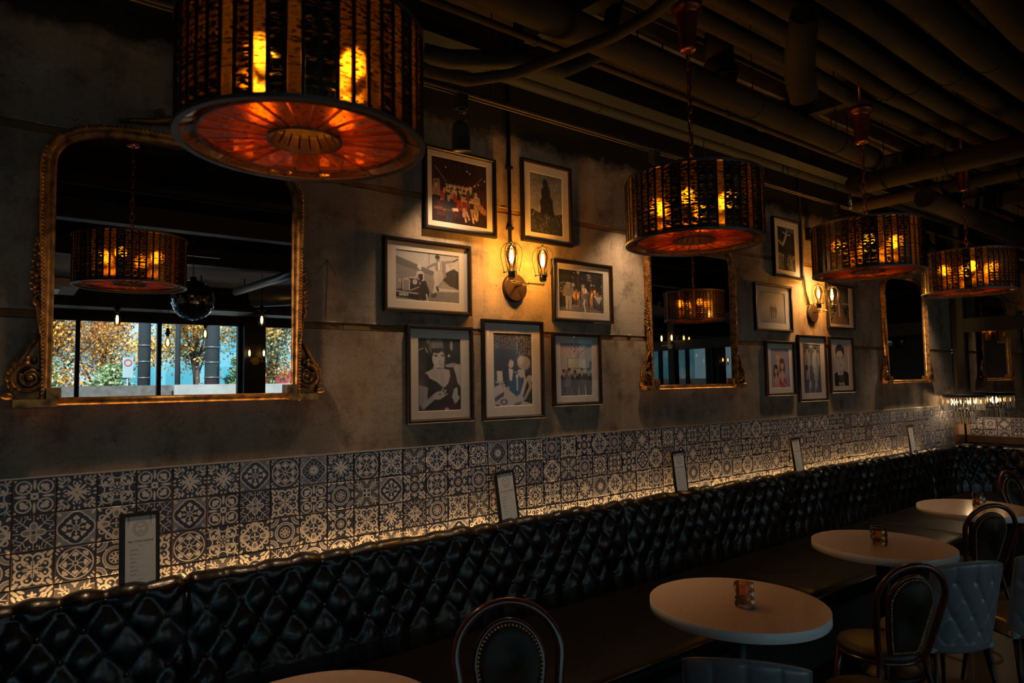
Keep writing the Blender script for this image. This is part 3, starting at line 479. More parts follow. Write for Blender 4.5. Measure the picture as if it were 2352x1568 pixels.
def pic_trio():
    c = Cv(180, 150, (0.4,)*3); c.grad((0.16,)*3, (0.52,)*3, 0, 0.62); c.ell(0.45, 0.55, 0.55, 0.5, (0.55,)*3, 0.5, soft=60); c.poly([(0, 0.62), (1, 0.56), (1, 1), (0, 1)], (0.45,)*3, 0.6); c.ell(0.5, 0.98, 0.7, 0.18, (0.2,)*3, 0.5, soft=30)
    for k in range(9): c.ell(0.15 + 0.05*k, 0.02 + 0.03*(k % 3), 0.012, 0.018, (0.8,)*3)
    for cx, h in ((0.44, 0.50), (0.53, 0.44), (0.62, 0.46)): c.man(cx, 0.36 + (0.5-h)*0.5, h, (0.08,)*3, (0.25,)*3, wd=0.75, shirt=(0.3,)*3)
    return sepia(c.blur(1).a)
def pic_avenue():
    c = Cv(180, 170, (0.035,)*3); c.ell(0.5, 0.34, 0.4, 0.22, (0.28,)*3, 0.7, soft=30)
    for k in range(6): c.line((0.5, 0.4), (0.1 + 0.16*k, 0.0), 0.01, (0.12,)*3, 0.6)
    c.poly([(0.42, 0.55), (0.58, 0.55), (0.95, 1), (0.02, 1)], (0.30, 0.22, 0.16)); c.poly([(0.44, 0.42), (0.50, 0.42), (0.53, 0.80), (0.46, 0.80)], (0.8,)*3)
    for k in range(260):
        a = rng.random(); b = 0.45 + 0.5*rng.random()
        if abs(a - 0.5) > 0.10 + (b - 0.5)*0.5: c.ell(a, b, 0.014, 0.016, (0.9*rng.random()**1.5,)*3, 0.8)
    c.poly([(0.66, 0.42), (1, 0.42), (1, 0.46), (0.66, 0.46)], (0.6,)*3); c.noise(3, 0.3); return c.blur(1).a * np.array([1.0, 0.92, 0.82])
def pic_sisters():
    c = Cv(140, 190, (0.33, 0.30, 0.40)); c.noise(60, 0.12)
    def lady(cx, cy, s_, hair, sk, dress, lean=0):
        c.ell(cx, cy + 0.10*s_, 0.17*s_, 0.24*s_, hair); c.poly([(cx-0.20*s_, cy+0.48*s_), (cx-0.06*s_, cy+0.20*s_), (cx+0.06*s_, cy+0.20*s_), (cx+0.24*s_, cy+0.48*s_), (cx+0.28*s_, cy+1.2*s_), (cx-0.25*s_, cy+1.2*s_)], dress)
        c.poly([(cx-0.14*s_, cy+0.36*s_), (cx-0.05*s_, cy+0.18*s_), (cx+0.05*s_, cy+0.18*s_), (cx+0.15*s_, cy+0.36*s_), (cx, cy+0.5*s_)], sk); c.ell(cx, cy+0.05*s_, 0.095*s_, 0.115*s_, sk); c.ell(cx, cy-0.07*s_, 0.12*s_, 0.07*s_, hair)
        c.ell(cx-0.035*s_, cy+0.03*s_, 0.016*s_, 0.008*s_, (0.1, 0.05, 0.05)); c.ell(cx+0.035*s_, cy+0.03*s_, 0.016*s_, 0.008*s_, (0.1, 0.05, 0.05)); c.ell(cx, cy+0.11*s_, 0.03*s_, 0.010*s_, (0.45, 0.10, 0.12))
    lady(0.40, 0.17, 0.85, (0.50, 0.30, 0.18), (0.68, 0.46, 0.38), (0.60, 0.36, 0.28)); lady(0.62, 0.38, 0.95, (0.10, 0.045, 0.035), (0.60, 0.38, 0.32), (0.36, 0.09, 0.19)); lady(0.27, 0.52, 0.85, (0.06, 0.03, 0.03), (0.60, 0.38, 0.32), (0.55, 0.27, 0.30))
    c.line((0.55, 0.80), (0.85, 0.98), 0.02, (0.7, 0.5, 0.5)); return c.blur(1).a
def pic_walk():
    c = Cv(120, 210, (0.13, 0.12, 0.15)); c.grad((0.20,)*3, (0.12, 0.11, 0.15), 0, 0.6); c.noise(6, 0.4); c.poly([(0.3, 0), (0.6, 0), (0.5, 0.08)], (0.6,)*3); c.poly([(0, 0.66), (1, 0.62), (1, 1), (0, 1)], (0.14, 0.125, 0.175))
    for k in range(20): c.ell(rng.random(), 0.1 + 0.5*rng.random(), 0.07, 0.05, (0.06 + 0.12*rng.random(),)*3, 0.5, soft=4)
    c.man(0.24, 0.06, 0.66, (0.42,)*3, (0.5,)*3, legs=(0.5,)*3, wd=0.95); c.man(0.72, 0.06, 0.68, (0.45,)*3, (0.5,)*3, legs=(0.42,)*3, wd=1.1); c.poly([(0.52, 0.35), (0.90, 0.35), (0.86, 0.60), (0.56, 0.60)], (0.44,)*3); c.line((0.73, 0.58), (0.75, 0.72), 0.025, (0.5,)*3); c.ell(0.18, 0.48, 0.09, 0.06, (0.08, 0.06, 0.07))
    for cx in (0.36, 0.70): c.poly([(cx-0.04, 0.76), (cx, 0.70), (cx+0.05, 0.78), (cx+0.09, 0.90), (cx, 0.88), (cx-0.06, 0.98), (cx-0.08, 0.86)], (0.55,)*3); c.line((cx+0.02, 0.86), (cx+0.04, 0.96), 0.02, (0.15,)*3); c.line((cx-0.04, 0.86), (cx-0.05, 1.0), 0.018, (0.55,)*3)
    return c.blur(1).a
def pic_portrait():
    c = Cv(150, 210, (0.62, 0.58, 0.62)); c.ell(0.2, 0.3, 0.4, 0.5, (0.70, 0.66, 0.68), 0.5, soft=40); sk = (0.66,)*3
    c.poly([(0.0, 0.72), (0.24, 0.64), (0.32, 0.60), (0.64, 0.60), (0.74, 0.64), (1, 0.70), (1, 1), (0, 1)], (0.035,)*3); c.poly([(0.32, 0.56), (0.62, 0.56), (0.66, 0.64), (0.60, 0.76), (0.36, 0.76), (0.26, 0.66)], (0.58,)*3); c.poly([(0.22, 0.64), (0.32, 0.60), (0.38, 0.76), (0.28, 0.78)], (0.7,)*3)
    c.ell(0.44, 0.17, 0.30, 0.16, (0.05,)*3); c.poly([(0.14, 0.18), (0.74, 0.18), (0.70, 0.38), (0.66, 0.28), (0.22, 0.26), (0.18, 0.38)], (0.05,)*3); c.poly([(0.19, 0.24), (0.30, 0.17), (0.54, 0.16), (0.67, 0.26), (0.68, 0.42), (0.62, 0.54), (0.50, 0.62), (0.40, 0.62), (0.28, 0.53), (0.20, 0.40)], sk); c.ell(0.16, 0.40, 0.03, 0.04, (0.55,)*3); c.ell(0.70, 0.40, 0.03, 0.04, (0.5,)*3)
    c.ell(0.30, 0.44, 0.09, 0.12, (0.52,)*3, 0.5, soft=20); c.ell(0.60, 0.46, 0.06, 0.12, (0.50,)*3, 0.55, soft=20); c.ell(0.45, 0.66, 0.12, 0.04, (0.40,)*3, 0.6, soft=12)
    c.line((0.26, 0.315), (0.38, 0.315), 0.014, (0.1,)*3); c.line((0.50, 0.31), (0.62, 0.31), 0.014, (0.1,)*3); c.ell(0.33, 0.345, 0.045, 0.014, (0.12,)*3); c.ell(0.56, 0.34, 0.045, 0.014, (0.12,)*3); c.line((0.46, 0.34), (0.43, 0.43), 0.010, (0.4,)*3); c.ell(0.45, 0.44, 0.05, 0.012, (0.35,)*3); c.ell(0.45, 0.505, 0.075, 0.016, (0.25,)*3); c.ell(0.45, 0.535, 0.05, 0.008, (0.45,)*3)
    dg = {'4': ['101', '101', '111', '001', '001'], '2': ['111', '001', '111', '100', '111'], '7': ['111', '001', '010', '010', '010'], '9': ['111', '101', '111', '001', '111'], '5': ['111', '100', '111', '001', '111']}
    c.poly([(0.26, 0.74), (0.72, 0.74), (0.72, 0.99), (0.26, 0.99)], (0.02,)*3); c.line((0.30, 0.765), (0.68, 0.765), 0.008, (0.35,)*3)
    for k in range(3):
        for x_ in np.arange(0.32, 0.68, 0.025):
            if rng.random() > 0.25: c.line((x_, 0.79 + 0.03*k), (x_ + 0.006, 0.80 + 0.03*k), 0.008, (0.5,)*3)
    for i, x_ in enumerate((0.33, 0.47, 0.60)): c.line((x_, 0.875), (x_, 0.895), 0.014, (0.65,)*3)
    x0 = 0.30
    for ch in '42795':
        for i, row in enumerate(dg[ch]):
            for j, b in enumerate(row):
                if b == '1': c.ell(x0 + j*0.022, 0.925 + i*0.012, 0.015, 0.008, (0.78,)*3)
        x0 += 0.082
    return c.blur(1).a

# twelve glazed tile designs, white on navy, all with the symmetry of the square
def tile_art(kind, n=144):
    yy, xx = np.mgrid[0:n, 0:n]; x = (xx + 0.5) / n * 2 - 1; y = (yy + 0.5) / n * 2 - 1
    X, Y = np.abs(x), np.abs(y); a, b = np.maximum(X, Y), np.minimum(X, Y); R = np.hypot(x, y); px = 2.2 / n
    circ = lambda cx, cy_, r_: r_ - np.hypot(a - cx, b - cy_)
    ringf = lambda cx, cy_, r_, w: w / 2 - np.abs(np.hypot(a - cx, b - cy_) - r_)
    def seg(x0, y0, x1, y1, w):
        dx, dy = x1 - x0, y1 - y0; t = np.clip(((a-x0)*dx + (b-y0)*dy) / (dx*dx + dy*dy), 0, 1); return w / 2 - np.hypot(a - x0 - t*dx, b - y0 - t*dy)
    def ell(cx, cy_, rx, ry, an=0.0):
        c, s_ = math.cos(an), math.sin(an); u_ = (a-cx)*c + (b-cy_)*s_; v_ = -(a-cx)*s_ + (b-cy_)*c; return (1 - np.sqrt((u_/rx)**2 + (v_/ry)**2)) * min(rx, ry)
    un = lambda *q: np.maximum.reduce(q)
    tref = lambda cx, cy_, r_: un(circ(cx+r_, cy_, r_), circ(cx, cy_+r_, r_), circ(cx, cy_-r_, r_), circ(cx-r_*0.2, cy_, r_*0.8))
    dtref = lambda t, r_: un(circ(t+r_*0.75, t+r_*0.75, r_), circ(t+r_*0.9, t-r_*0.7, r_), circ(t, t, r_*0.8))
    D = PI / 4; cream = -np.ones_like(a); mid = -np.ones_like(a); navy = -np.ones_like(a); bgm = 0
    if kind == 'a':
        cream = un(circ(0, 0, .20), ringf(.52, .52, .36, .085), dtref(.48, .12), seg(.15, .15, .5, .5, .05), ell(.66, 0, .29, .075), circ(.90, .90, .06)); navy = circ(0, 0, .07)
    elif kind == 'b':
        cream = un(ell(.22, 0, .20, .12), ell(.50, 0, .14, .06), ell(.40, .10, .13, .05, .7), ell(.28, .28, .24, .07, D), ell(.62, .16, .10, .045, -.6), ell(.80, .42, .15, .07, .5), ell(.74, .60, .13, .06, -.5), ell(.86, .86, .14, .07, D), ell(.92, .12, .10, .06), ell(.9, .66, .07, .07), ringf(.62, .62, .18, .035)); navy = circ(0, 0, .05)
    elif kind == 'c':
        cream = un(ringf(.56, .50, .26, .10), circ(.60, .40, .11), ringf(.95, .0, .30, .07), ell(.17, .17, .18, .06, D), ringf(0, 0, .36, .05), ell(.30, 0, .13, .05), seg(.75, .75, 1, 1, .10), ringf(1, 1, .30, .06), seg(.36, .2, .6, .2, .06)); navy = ell(.17, .17, .09, .025, D)
    elif kind == 'd':
        q = un(circ(.46, 0, .50), circ(.3, .3, .42)); bgm = 1; cream = un(.035 - np.abs(q), ell(.86, .86, .15, .08, D + .3)); navy = q - .06
        w = un(tref(.56, 0, .085), circ(.34, .0, .07), seg(.15, 0, .5, 0, .05), circ(.33, .33, .10), circ(.44, .30, .07), seg(.1, .1, .33, .33, .045)); mid = circ(0, 0, .11)
        return tile_mix(cream, mid, navy, bgm, px, w, ringf(0, 0, .15, .04))
    elif kind == 'e':
        cream = un(ringf(0, 0, .90, .065), .035 - np.abs(a + b - .80)/1.4, seg(.1, 0, .5, 0, .05), seg(.08, .08, .55, .55, .05), tref(.50, 0, .085), dtref(.50, .085), ringf(0, 0, .12, .05), ell(.86, .86, .12, .06, D), ell(.93, .68, .09, .045, .9))
    elif kind == 'f':
        return tile_mix(un(.075 - np.abs(a + b - 1.0)/1.4, .045 - np.abs(ell(.60, 0, .22, .16)), circ(.60, 0, .07), ringf(.74, .40, .15, .085), ell(.15, 0, .13, .05), seg(.26, .26, .5, .5, .08), ringf(1.02, 0, .2, .07), ell(.93, .93, .2, .08, D), ringf(0, 0, .36, .05)), ell(.60, 0, .16, .11), circ(.30, .30, .07), 0, px); navy = un(circ(.0, 0, .18), ell(.24, 0, .10, .16), circ(.36, .36, .07)); mid = un(ringf(.72, .36, .15, .075), ell(.60, 0, .14, .10), circ(.52, .10, .10), ell(.93, .93, .2, .1, D), seg(.85, .2, .9, .7, .06), ringf(1.0, .0, .18, .06))
        return tile_mix(-np.ones_like(a), mid, navy, 2, px, un(ell(.14, 0, .10, .035), .02 - np.abs(ell(.58, 0, .22, .17)), circ(.62, .0, .05)))
    elif kind == 'g':
        cream = un(ringf(0, 0, .68, .05), ringf(0, 0, .54, .04), ringf(0, 0, .34, .04), ell(.18, 0, .14, .05), ell(.14, .14, .14, .035, D), ringf(1, 1, .56, .05), ringf(1, 1, .36, .04), circ(1, 1, .2), ell(.92, .14, .14, .05, .6), ell(.94, 0, .1, .05), circ(.50, .50, .06)); mid = un(ringf(0, 0, .61, .09), ringf(1, 1, .46, .14))
    elif kind == 'h':
        cream = un(ringf(0, 0, .24, .05), circ(.10, 0, .07), ringf(0, 0, .50, .05) , ell(.80, .80, .24, .09, D), ell(.86, .52, .20, .08, 1.1), ell(.60, .48, .12, .07, .5), seg(.4, .3, .7, .66, .07), ell(.66, 0, .16, .07), ell(.62, .14, .09, .06, 1.2), ell(.96, .96, .10, .10))
    elif kind == 'i':
        cream = un(ell(.34, 0, .26, .20), seg(.2, .2, .92, .92, .045), seg(.50, .50, .80, .38, .04), seg(.62, .62, .92, .56, .035), circ(.78, .18, .055), seg(.6, 0, 1, 0, .035), ell(.88, .30, .11, .035), circ(.93, .42, .04), ell(.30, .30, .14, .06, D)); mid = ell(.33, 0, .20, .13); navy = circ(0, 0, .09)
    elif kind == 'j':
        cr1 = np.minimum(circ(.62, .26, .29), -circ(.56, .22, .21)); cream = un(cr1, ell(.16, .16, .19, .09, D), ell(.46, .40, .20, .07, D + .3), ell(.82, .80, .20, .09, D), circ(.60, .26, .07), seg(.22, .05, .44, .05, .06), ell(.86, .55, .12, .06, 1.2)); navy = circ(0, 0, .04)
    elif kind == 'k':
        q = un(circ(.42, 0, .46), circ(.28, .28, .40)); bgm = 1; w = un(.028 - np.abs(q), ringf(0, 0, .36, .04), un(circ(.18, 0, .10), circ(.13, .13, .10)), ell(.56, .0, .09, .03), ell(.46, .30, .08, .03, .8), circ(.66, .16, .04), ell(.84, .84, .12, .05, D), circ(.80, .62, .05), circ(.93, .2, .05))
        return tile_mix(-np.ones_like(a), un(circ(0, 0, .06), circ(0, 0, .32) - 0), q - .05, 1, px, w)
    elif kind == 'l':
        arc = .03 - np.abs(np.hypot(a - 1.02, b) - .74); cream = un(arc, ell(.16, 0, .13, .07), circ(0, 0, .05), ell(.66, .66, .17, .07, D), ell(.72, .48, .13, .05, .2), ringf(.52, .38, .10, .05), circ(.42, .42, .06)); mid = .74 - np.hypot(a - 1.02, b) - .02
        cream = un(cream, ell(.80, 0, .14, .08), ell(.9, .12, .08, .05, .8)); bgm = 0
        return tile_mix(cream, -np.ones_like(a), -np.ones_like(a), 0, px, arc, None, (mid, .12))
    return tile_mix(cream, mid, navy, bgm, px)
def tile_mix(cream, mid, navy, bgm, px, top=None, top2=None, tint=None):
    CR, MD, NV = np.array((0.60, 0.565, 0.54)), np.array((0.20, 0.215, 0.29)), np.array((0.018, 0.024, 0.060))
    out = np.zeros(cream.shape + (3,)); out[:] = (NV, MD, CR)[bgm]
    def put(m, col, al=1.0):
        nonlocal out
        k = np.clip(m / px + 0.5, 0, 1)[..., None] * al; out = out * (1 - k) + col * k
    if tint is not None: put(tint[0], CR, tint[1])
    if bgm == 0: put(cream, CR); put(mid, MD); put(navy, NV)
    else: put(cream, CR); put(navy, NV); put(mid, MD)
    if top is not None: put(top, CR)
    if top2 is not None: put(top2, CR)
    return out

# ================================================================== STRUCTURE
# long concrete wall in three lifts, two recessed timber joints between them
zs1, zs2 = wz(4.62), wz(10.02); sh = 0.018
X0, X1 = -5.0, XE
mb = MB()
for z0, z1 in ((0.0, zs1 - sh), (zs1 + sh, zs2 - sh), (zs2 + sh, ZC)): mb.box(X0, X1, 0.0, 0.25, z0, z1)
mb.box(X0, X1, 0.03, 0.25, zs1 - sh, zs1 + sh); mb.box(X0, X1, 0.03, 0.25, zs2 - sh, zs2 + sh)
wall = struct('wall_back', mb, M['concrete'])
# ragged mortar lips along the joints
def lip(z, name):
    mbl = MB(); x = -1.0
    while x < XE - 0.1:
        w_ = random.uniform(0.03, 0.16); h_ = random.uniform(0.004, 0.014)
        if random.random() < 0.8: mbl.add([(x, 0.004, z), (x + w_, 0.004, z), (x + w_*0.5, -0.007, z + h_*0.2), (x, 0.002, z + h_), (x + w_, 0.002, z + h_)], [(0, 1, 2), (0, 2, 3), (2, 1, 4), (3, 2, 4)])
        x += w_ * random.uniform(0.7, 1.2)
    o = obj(name, mbl, M['mortar'], wall); o['kind'] = 'stuff'
lip(zs1 + sh - 0.002, 'mortar_lip'); lip(zs2 + sh - 0.002, 'mortar_lip')
xs = [-5.0, -1.1, 1.35, 2.72, 4.0, 5.05, 5.30, 6.62, 7.9, XE]
for i, z in enumerate((zs1, zs2)):
    st = MB()
    for a, b in zip(xs[:-1], xs[1:]): st.box(a + 0.002 + i*0.001, b - 0.002, 0.0035 + 0.002*(a > 5.2), 0.029, z - sh + 0.003, z + sh - 0.003)
    struct('trim_%d' % (i + 1), st, M['wood_strip'])
# bolt holes and pencil marks on the wall
for x, z in ((5.65*T, 6.4*T), (7.85*T, 4.55*T), (24.2*T, 4.3*T)):
    pass
pm_ = MB(); pm_.bar((1.249, -0.0015, wz(4.95)), (1.262, -0.0015, wz(7.05)), 0.002, 0.002); pm_.bar((1.262, -0.0015, wz(7.05)), (1.205, -0.0015, wz(6.5)), 0.002, 0.002); pm_.bar((1.262, -0.0015, wz(7.05)), (1.310, -0.0015, wz(6.45)), 0.002, 0.002)
obj('pencil_arrow', pm_, M['chalk'], wall)

# tiled band: grout bed, 4 rows of tiles, trim
bed = MB(); bed.box(X0, 65.6*T, -0.006, 0.0, ZT - 5*T, ZT); obj('grout_bed', bed, M['grout'], wall)
tm = {k: printed('tile_' + k, tile_art(k), 0.30, 0.45) for k in 'abcdefghijkl'}
def tile_mesh(k):
    s_ = T/2 - 0.0021; e = s_ - 0.0022; v = [(-s_, 0, -s_), (s_, 0, -s_), (s_, 0, s_), (-s_, 0, s_), (-s_, -0.004, -s_), (s_, -0.004, -s_), (s_, -0.004, s_), (-s_, -0.004, s_), (-e, -0.0065, -e), (e, -0.0065, -e), (e, -0.0065, e), (-e, -0.0065, e)]
    m_ = MB(); m_.add(v, [(0,1,5,4),(1,2,6,5),(2,3,7,6),(3,0,4,7),(4,5,9,8),(5,6,10,9),(6,7,11,10),(7,4,8,11),(8,9,10,11)])
    me = m_.mesh('tile'); me.materials.append(tm[k]); uv_xz(me); return me
tms = {k: tile_mesh(k) for k in tm}
rows = ["cabcabbdekbejlffakejgjhfgibcabelJELjfegdl", "fidfidaijagldhehgbdifhgaehdfidbghbghlhijbk".replace('fhg', 'flg'), "gjegjecfgfhjbigjleaacebkfljgjekafkafjdbhc", "ihljbblhigeflledfidjgajhfdbebdakfhgkdhabe"]
rows = [r_.lower() for r_ in rows]
alph = 'abcdefghijkl'
for rr_ in range(4):
    for c in range(-1, 65):
        s_ = rows[rr_]; off = 1
        k = s_[c + off] if 0 <= c + off < len(s_) else alph[rng.integers(12)]
        o = bpy.data.objects.new('tile', tms[k]); C.objects.link(o); o.parent = wall; o.location = ((c + 0.5) * T, -0.006 + random.uniform(-0.0006, 0.0004), ZT - (rr_ + 0.5) * T)
tr = MB(); tr.box(X0, 65.6*T, -0.016, 0.0, ZT, ZT + 0.006); struct('trim_3', tr, M['trim_metal'])

# end wall: tiled plinth, ledge, charcoal frame with smoked mirror glass
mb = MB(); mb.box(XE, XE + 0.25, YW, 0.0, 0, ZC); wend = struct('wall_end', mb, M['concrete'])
EZ = 1.275
bed = MB(); bed.box(XE - 0.007, XE, YW + 0.2, -0.13, EZ - 2*T, EZ); obj('grout_bed', bed, M['grout'], wend)
for rr_ in range(2):
    for c in range(14):
        k = ('hclabgdj' + alph)[(c + rr_*5) % 20] if c > 3 else ['cabg', 'ljke'][rr_][c]
        o = bpy.data.objects.new('tile', tms[k]); C.objects.link(o); o.parent = wend; o.rotation_euler = (0, 0, -PI/2); o.location = (XE - 0.0075, -0.13 - (c + 0.5) * T, EZ - (rr_ + 0.5) * T)
lg = MB(); lg.box(XE - 0.10, XE, YW + 0.3, 0, 0.985, 1.065); struct('trim_4', lg, pbr('ledge_wood', (0.075, 0.035, 0.018), 0.5, noise=((0.04, 0.02, 0.012), 8, 4), bump=(30, 0.3, 0.002)))
tr = MB(); tr.box(XE - 0.014, XE, YW + 0.2, 0, EZ, EZ + 0.006); struct('trim_5', tr, M['trim_metal'])
mir = thing('glazed_partition', 'charcoal steel partition frame with smoky reflective panes on the end wall', 'partition', (XE, -2.0, EZ))
gm = MB(); gm.box(XE - 0.012, XE - 0.008, YW + 0.3, -0.02, EZ + 0.006, 3.75); obj('smoked_pane', gm, M['smoke_mirror'], mir)
for y in (-0.075, -1.55, -2.95, -4.35, -5.75): b_ = MB(); b_.box(XE - 0.075, XE - 0.013, y - 0.065, y + 0.065, EZ + 0.006, 3.9); obj('post', b_, M['grey_frame'], mir)
for ys in ((-0.141, -1.484), (-1.616, -2.884), (-3.016, -4.284), (-4.416, -5.684)):
    b_ = MB(); b_.box(XE - 0.07, XE - 0.013, ys[0], ys[1], 2.30, 2.46); obj('crossbar', b_, M['grey_frame'], mir)
b_ = MB(); b_.box(XE - 0.07, XE - 0.013, -5.8, -0.02, 3.75, 3.9); obj('head_rail', b_, M['grey_frame'], mir)

# the rest of the room shell
mb = MB(); mb.box(X0 - 0.25, X0, YW, 0.25, 0, ZC); struct('wall_left', mb, M['white_paint'])
mb = MB(); mb.box(X0, XE, YW - 0.3, 0.0, -0.1, 0.0); struct('floor', mb, M['floor'])
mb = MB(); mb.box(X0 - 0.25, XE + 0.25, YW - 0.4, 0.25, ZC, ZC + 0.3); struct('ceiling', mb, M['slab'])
# window wall
mb = MB(); mb.box(X0, XE, YW - 0.3, YW, 2.80, ZC); mb.box(X0, XE, YW - 0.3, YW, 0, 0.12)
mb.box(2.98, 3.30, YW - 0.3, YW + 0.12, 0.12, 2.80); mb.box(X0, -3.6, YW - 0.3, YW, 0.12, 2.8)
mb.box(8.9, XE, YW - 0.3, YW, 0.12, 2.8)
struct('wall_window', mb, M['black'])
def window(idx, xa, xb, mull, trans=None):
    fr = MB(); w_ = 0.055
    for x in [xa + w_/2] + mull + [xb - w_/2]: fr.box(x - w_/2, x + w_/2, YW - 0.13, YW - 0.03, 0.12, 2.8)
    for z in (0.15, 2.77): fr.box(xa, xb, YW - 0.125, YW - 0.035, z - 0.03, z + 0.03)
    o = struct('window_%d' % idx, fr, M['black'])
    e = [xa + w_] + sum([[m_ - w_/2, m_ + w_/2] for m_ in mull], []) + [xb - w_]
    for a, b in zip(e[0::2], e[1::2]):
        g = MB(); g.box(a, b, YW - 0.083, YW - 0.077, 0.18, 2.74); obj('pane', g, M['window_glass'], o)
window(1, -3.6, 2.98, [-2.5, -1.4, -0.3, 0.79, 1.81])
window(2, 3.30, 8.9, [4.35, 5.4, 6.45, 7.5])

# ================================================================== BANQUETTE
BW = 0.145
def tufted(length, top_seam=True, depth=0.021, nrow=4, seed=0):
    """Deep-buttoned back: u along the section, profile rolls over the top and down the front."""
    prof = [(-0.035, 0.90), (-0.030, 0.945), (-0.045, 0.968), (-0.075, 0.978), (-0.105, 0.972), (-0.128, 0.950), (-0.140, 0.915), (-0.146, 0.86), (-0.152, 0.80), (-0.158, 0.74), (-0.163, 0.68), (-0.168, 0.62), (-0.173, 0.56), (-0.178, 0.50), (-0.182, 0.43)]
    P = np.array(prof); d = np.r_[0, np.cumsum(np.hypot(*np.diff(P, axis=0).T))]; Lp = d[-1]; nu = max(8, int(length / 0.0121)) + 1; nv = 58
    ss = np.linspace(0, Lp, nv); py = np.interp(ss, d, P[:, 0]); pz = np.interp(ss, d, P[:, 1]); ty, tz = np.gradient(py, ss), np.gradient(pz, ss); ln = np.hypot(ty, tz); ny, nz = tz/ln, -ty/ln
    rs = 0.098; s_top = 0.185; s_bot = s_top + rs * nrow
    g = np.random.default_rng(seed)
    m_ = MB(); vs = []; ncol = max(1, round(length / BW)); bw = length / ncol
    U = np.linspace(0, length, nu); tab = np.zeros((nu, nv, 3)); ph = g.random(400) * 6.28
    for j, s_ in enumerate(ss):
        uu_ = U / bw; vv = (s_ - s_top) / rs
        vc = min(max(vv, 0), nrow)
        a = uu_ + vc/2; b = uu_ - vc/2
        puff = (np.abs(np.sin(PI*a)) * np.abs(np.sin(PI*b))) ** 0.72
        if vv < 0: puff = np.abs(np.sin(PI*uu_)) ** 0.5 * (0.72 + 0.28*min(1, (s_ / s_top)))
        if vv > nrow: ph2 = 0.5 * (nrow % 2); puff = np.abs(np.sin(PI*(uu_ + ph2))) ** 0.5
        near = np.minimum(U, length - U); edge = np.clip(near / 0.030, 0, 1) ** 0.5
        # fine gathers running sideways between buttons
        fr_ = 0.0018 * np.sin(s_ * 260 + 3*np.sin(U * 21 + seed) + 2*np.sin(U*47)) * (1 - puff) * (vv > 0)
        un_ = 0.004*np.sin(uu_*5.3 + 2*seed + vc*2.3) + 0.006 * np.sin(uu_ * 2.1 + seed) * np.sin(vc * 1.7 + seed)
        off = (puff - 0.75) * depth * (1 if vv > 0 else 0.62) + fr_ + un_
        off = off * edge - 0.020 * (1 - edge)
        if j == 0: off = off * 0
        tab[:, j, 0] = U; tab[:, j, 1] = py[j] + ny[j] * off * (1 if ss[j] > 0.06 else 0.3); tab[:, j, 2] = pz[j] + nz[j] * off
    return tab, nu, nv, bw, ncol, (rs, s_top, nrow, ss, py, pz)
def back_section(name_label, length, place, group=None, seed=0):
    """place(u, y, z) -> world point; y is the offset from the wall (negative into the room)."""
    tab, nu, nv, bw, ncol, (rs, s_top, nrow, ss, py, pz) = tufted(length, seed=seed)
    m_ = MB(); vs = [place(*tab[i, j]) for i in range(nu) for j in range(nv)]
    m_.add(vs, [(i*nv+j, (i+1)*nv+j, (i+1)*nv+j+1, i*nv+j+1) for i in range(nu-1) for j in range(nv-1)], True)
    # flat back, ends and bottom close the cushion
    c0 = place(length/2, -0.1, 0.43)
    t = thing('banquette_section', name_label, 'banquette', tuple(place(length/2, -0.10, 0.43)), 0, group)
    cush = obj('cushion', m_, M['leather'], t)
    bk = MB(); n_ = max(2, int(length / 0.3) + 1)
    us = np.linspace(0.004, length - 0.004, n_)
    q = [];
    for u_ in us:
        for (y, z) in ((-0.034, 0.90), (-0.15, 0.90), (-0.145, 0.43), (-0.034, 0.43)): q.append(place(u_, y + (0.03 if y < -0.1 else 0), z))
    fs = [(4*i+k, 4*(i+1)+k, 4*(i+1)+(k+1) % 4, 4*i+(k+1) % 4) for i in range(n_-1) for k in range(4)] + [(0, 1, 2, 3), tuple(4*(n_-1)+k for k in range(4))[::-1]]
    bk.add(q, fs); obj('backing_board', bk, M['base'], t)
    btn = MB()
    for rw in range(nrow + 1):
        s_ = s_top + rw * rs
        y, z = np.interp(s_, ss, py), np.interp(s_, ss, pz)
        for c in range(ncol + 1):
            u_ = (c + 0.5 * (rw % 2)) * bw
            if 0.03 < u_ < length - 0.03: btn.sphere(place(u_, y + 0.012, z), 0.011, 8, 5, (1, 1, 1))
    obj('buttons', btn, M['leather'], t)['kind'] = 'stuff'
    return t
seams = [-1.9, 0.60, 3.26, 5.66, 8.05]
names = ['black tufted leather banquette back at the near end by the left edge', 'black tufted leather banquette back behind the first white table, below the large picture group', 'black tufted leather banquette back between the two pleated seams, behind the middle tables', 'black tufted leather banquette back beyond the second vertical seam towards the corner']
for k, (a, b) in enumerate(zip(seams[:-1], seams[1:])):
    back_section(names[k], b - a - 0.004, lambda u_, y, z, a=a: (a + 0.002 + u_, y, z), None, seed=k)
# corner section bends round onto the end wall
RC = 0.62; cxr, cyr = XE - 0.10 - RC, -RC - 0.0
la = cxr - 8.05; lb = RC * PI / 2; lc_ = 1.9
def corner(u_, y, z):
    if u_ < la: return (8.05 + u_, y, z)
    u_ -= la
    if u_ < lb:
        an = u_ / RC; rr_ = RC + y; return (cxr + rr_ * math.sin(an), cyr + rr_ * math.cos(an), z)
    u_ -= lb; return (cxr + RC + y, cyr - u_, z)
back_section('black tufted leather banquette back curving round the far corner under the ledge', la + lb + lc_, lambda u_, y, z: corner(u_, y, z), None, seed=9)

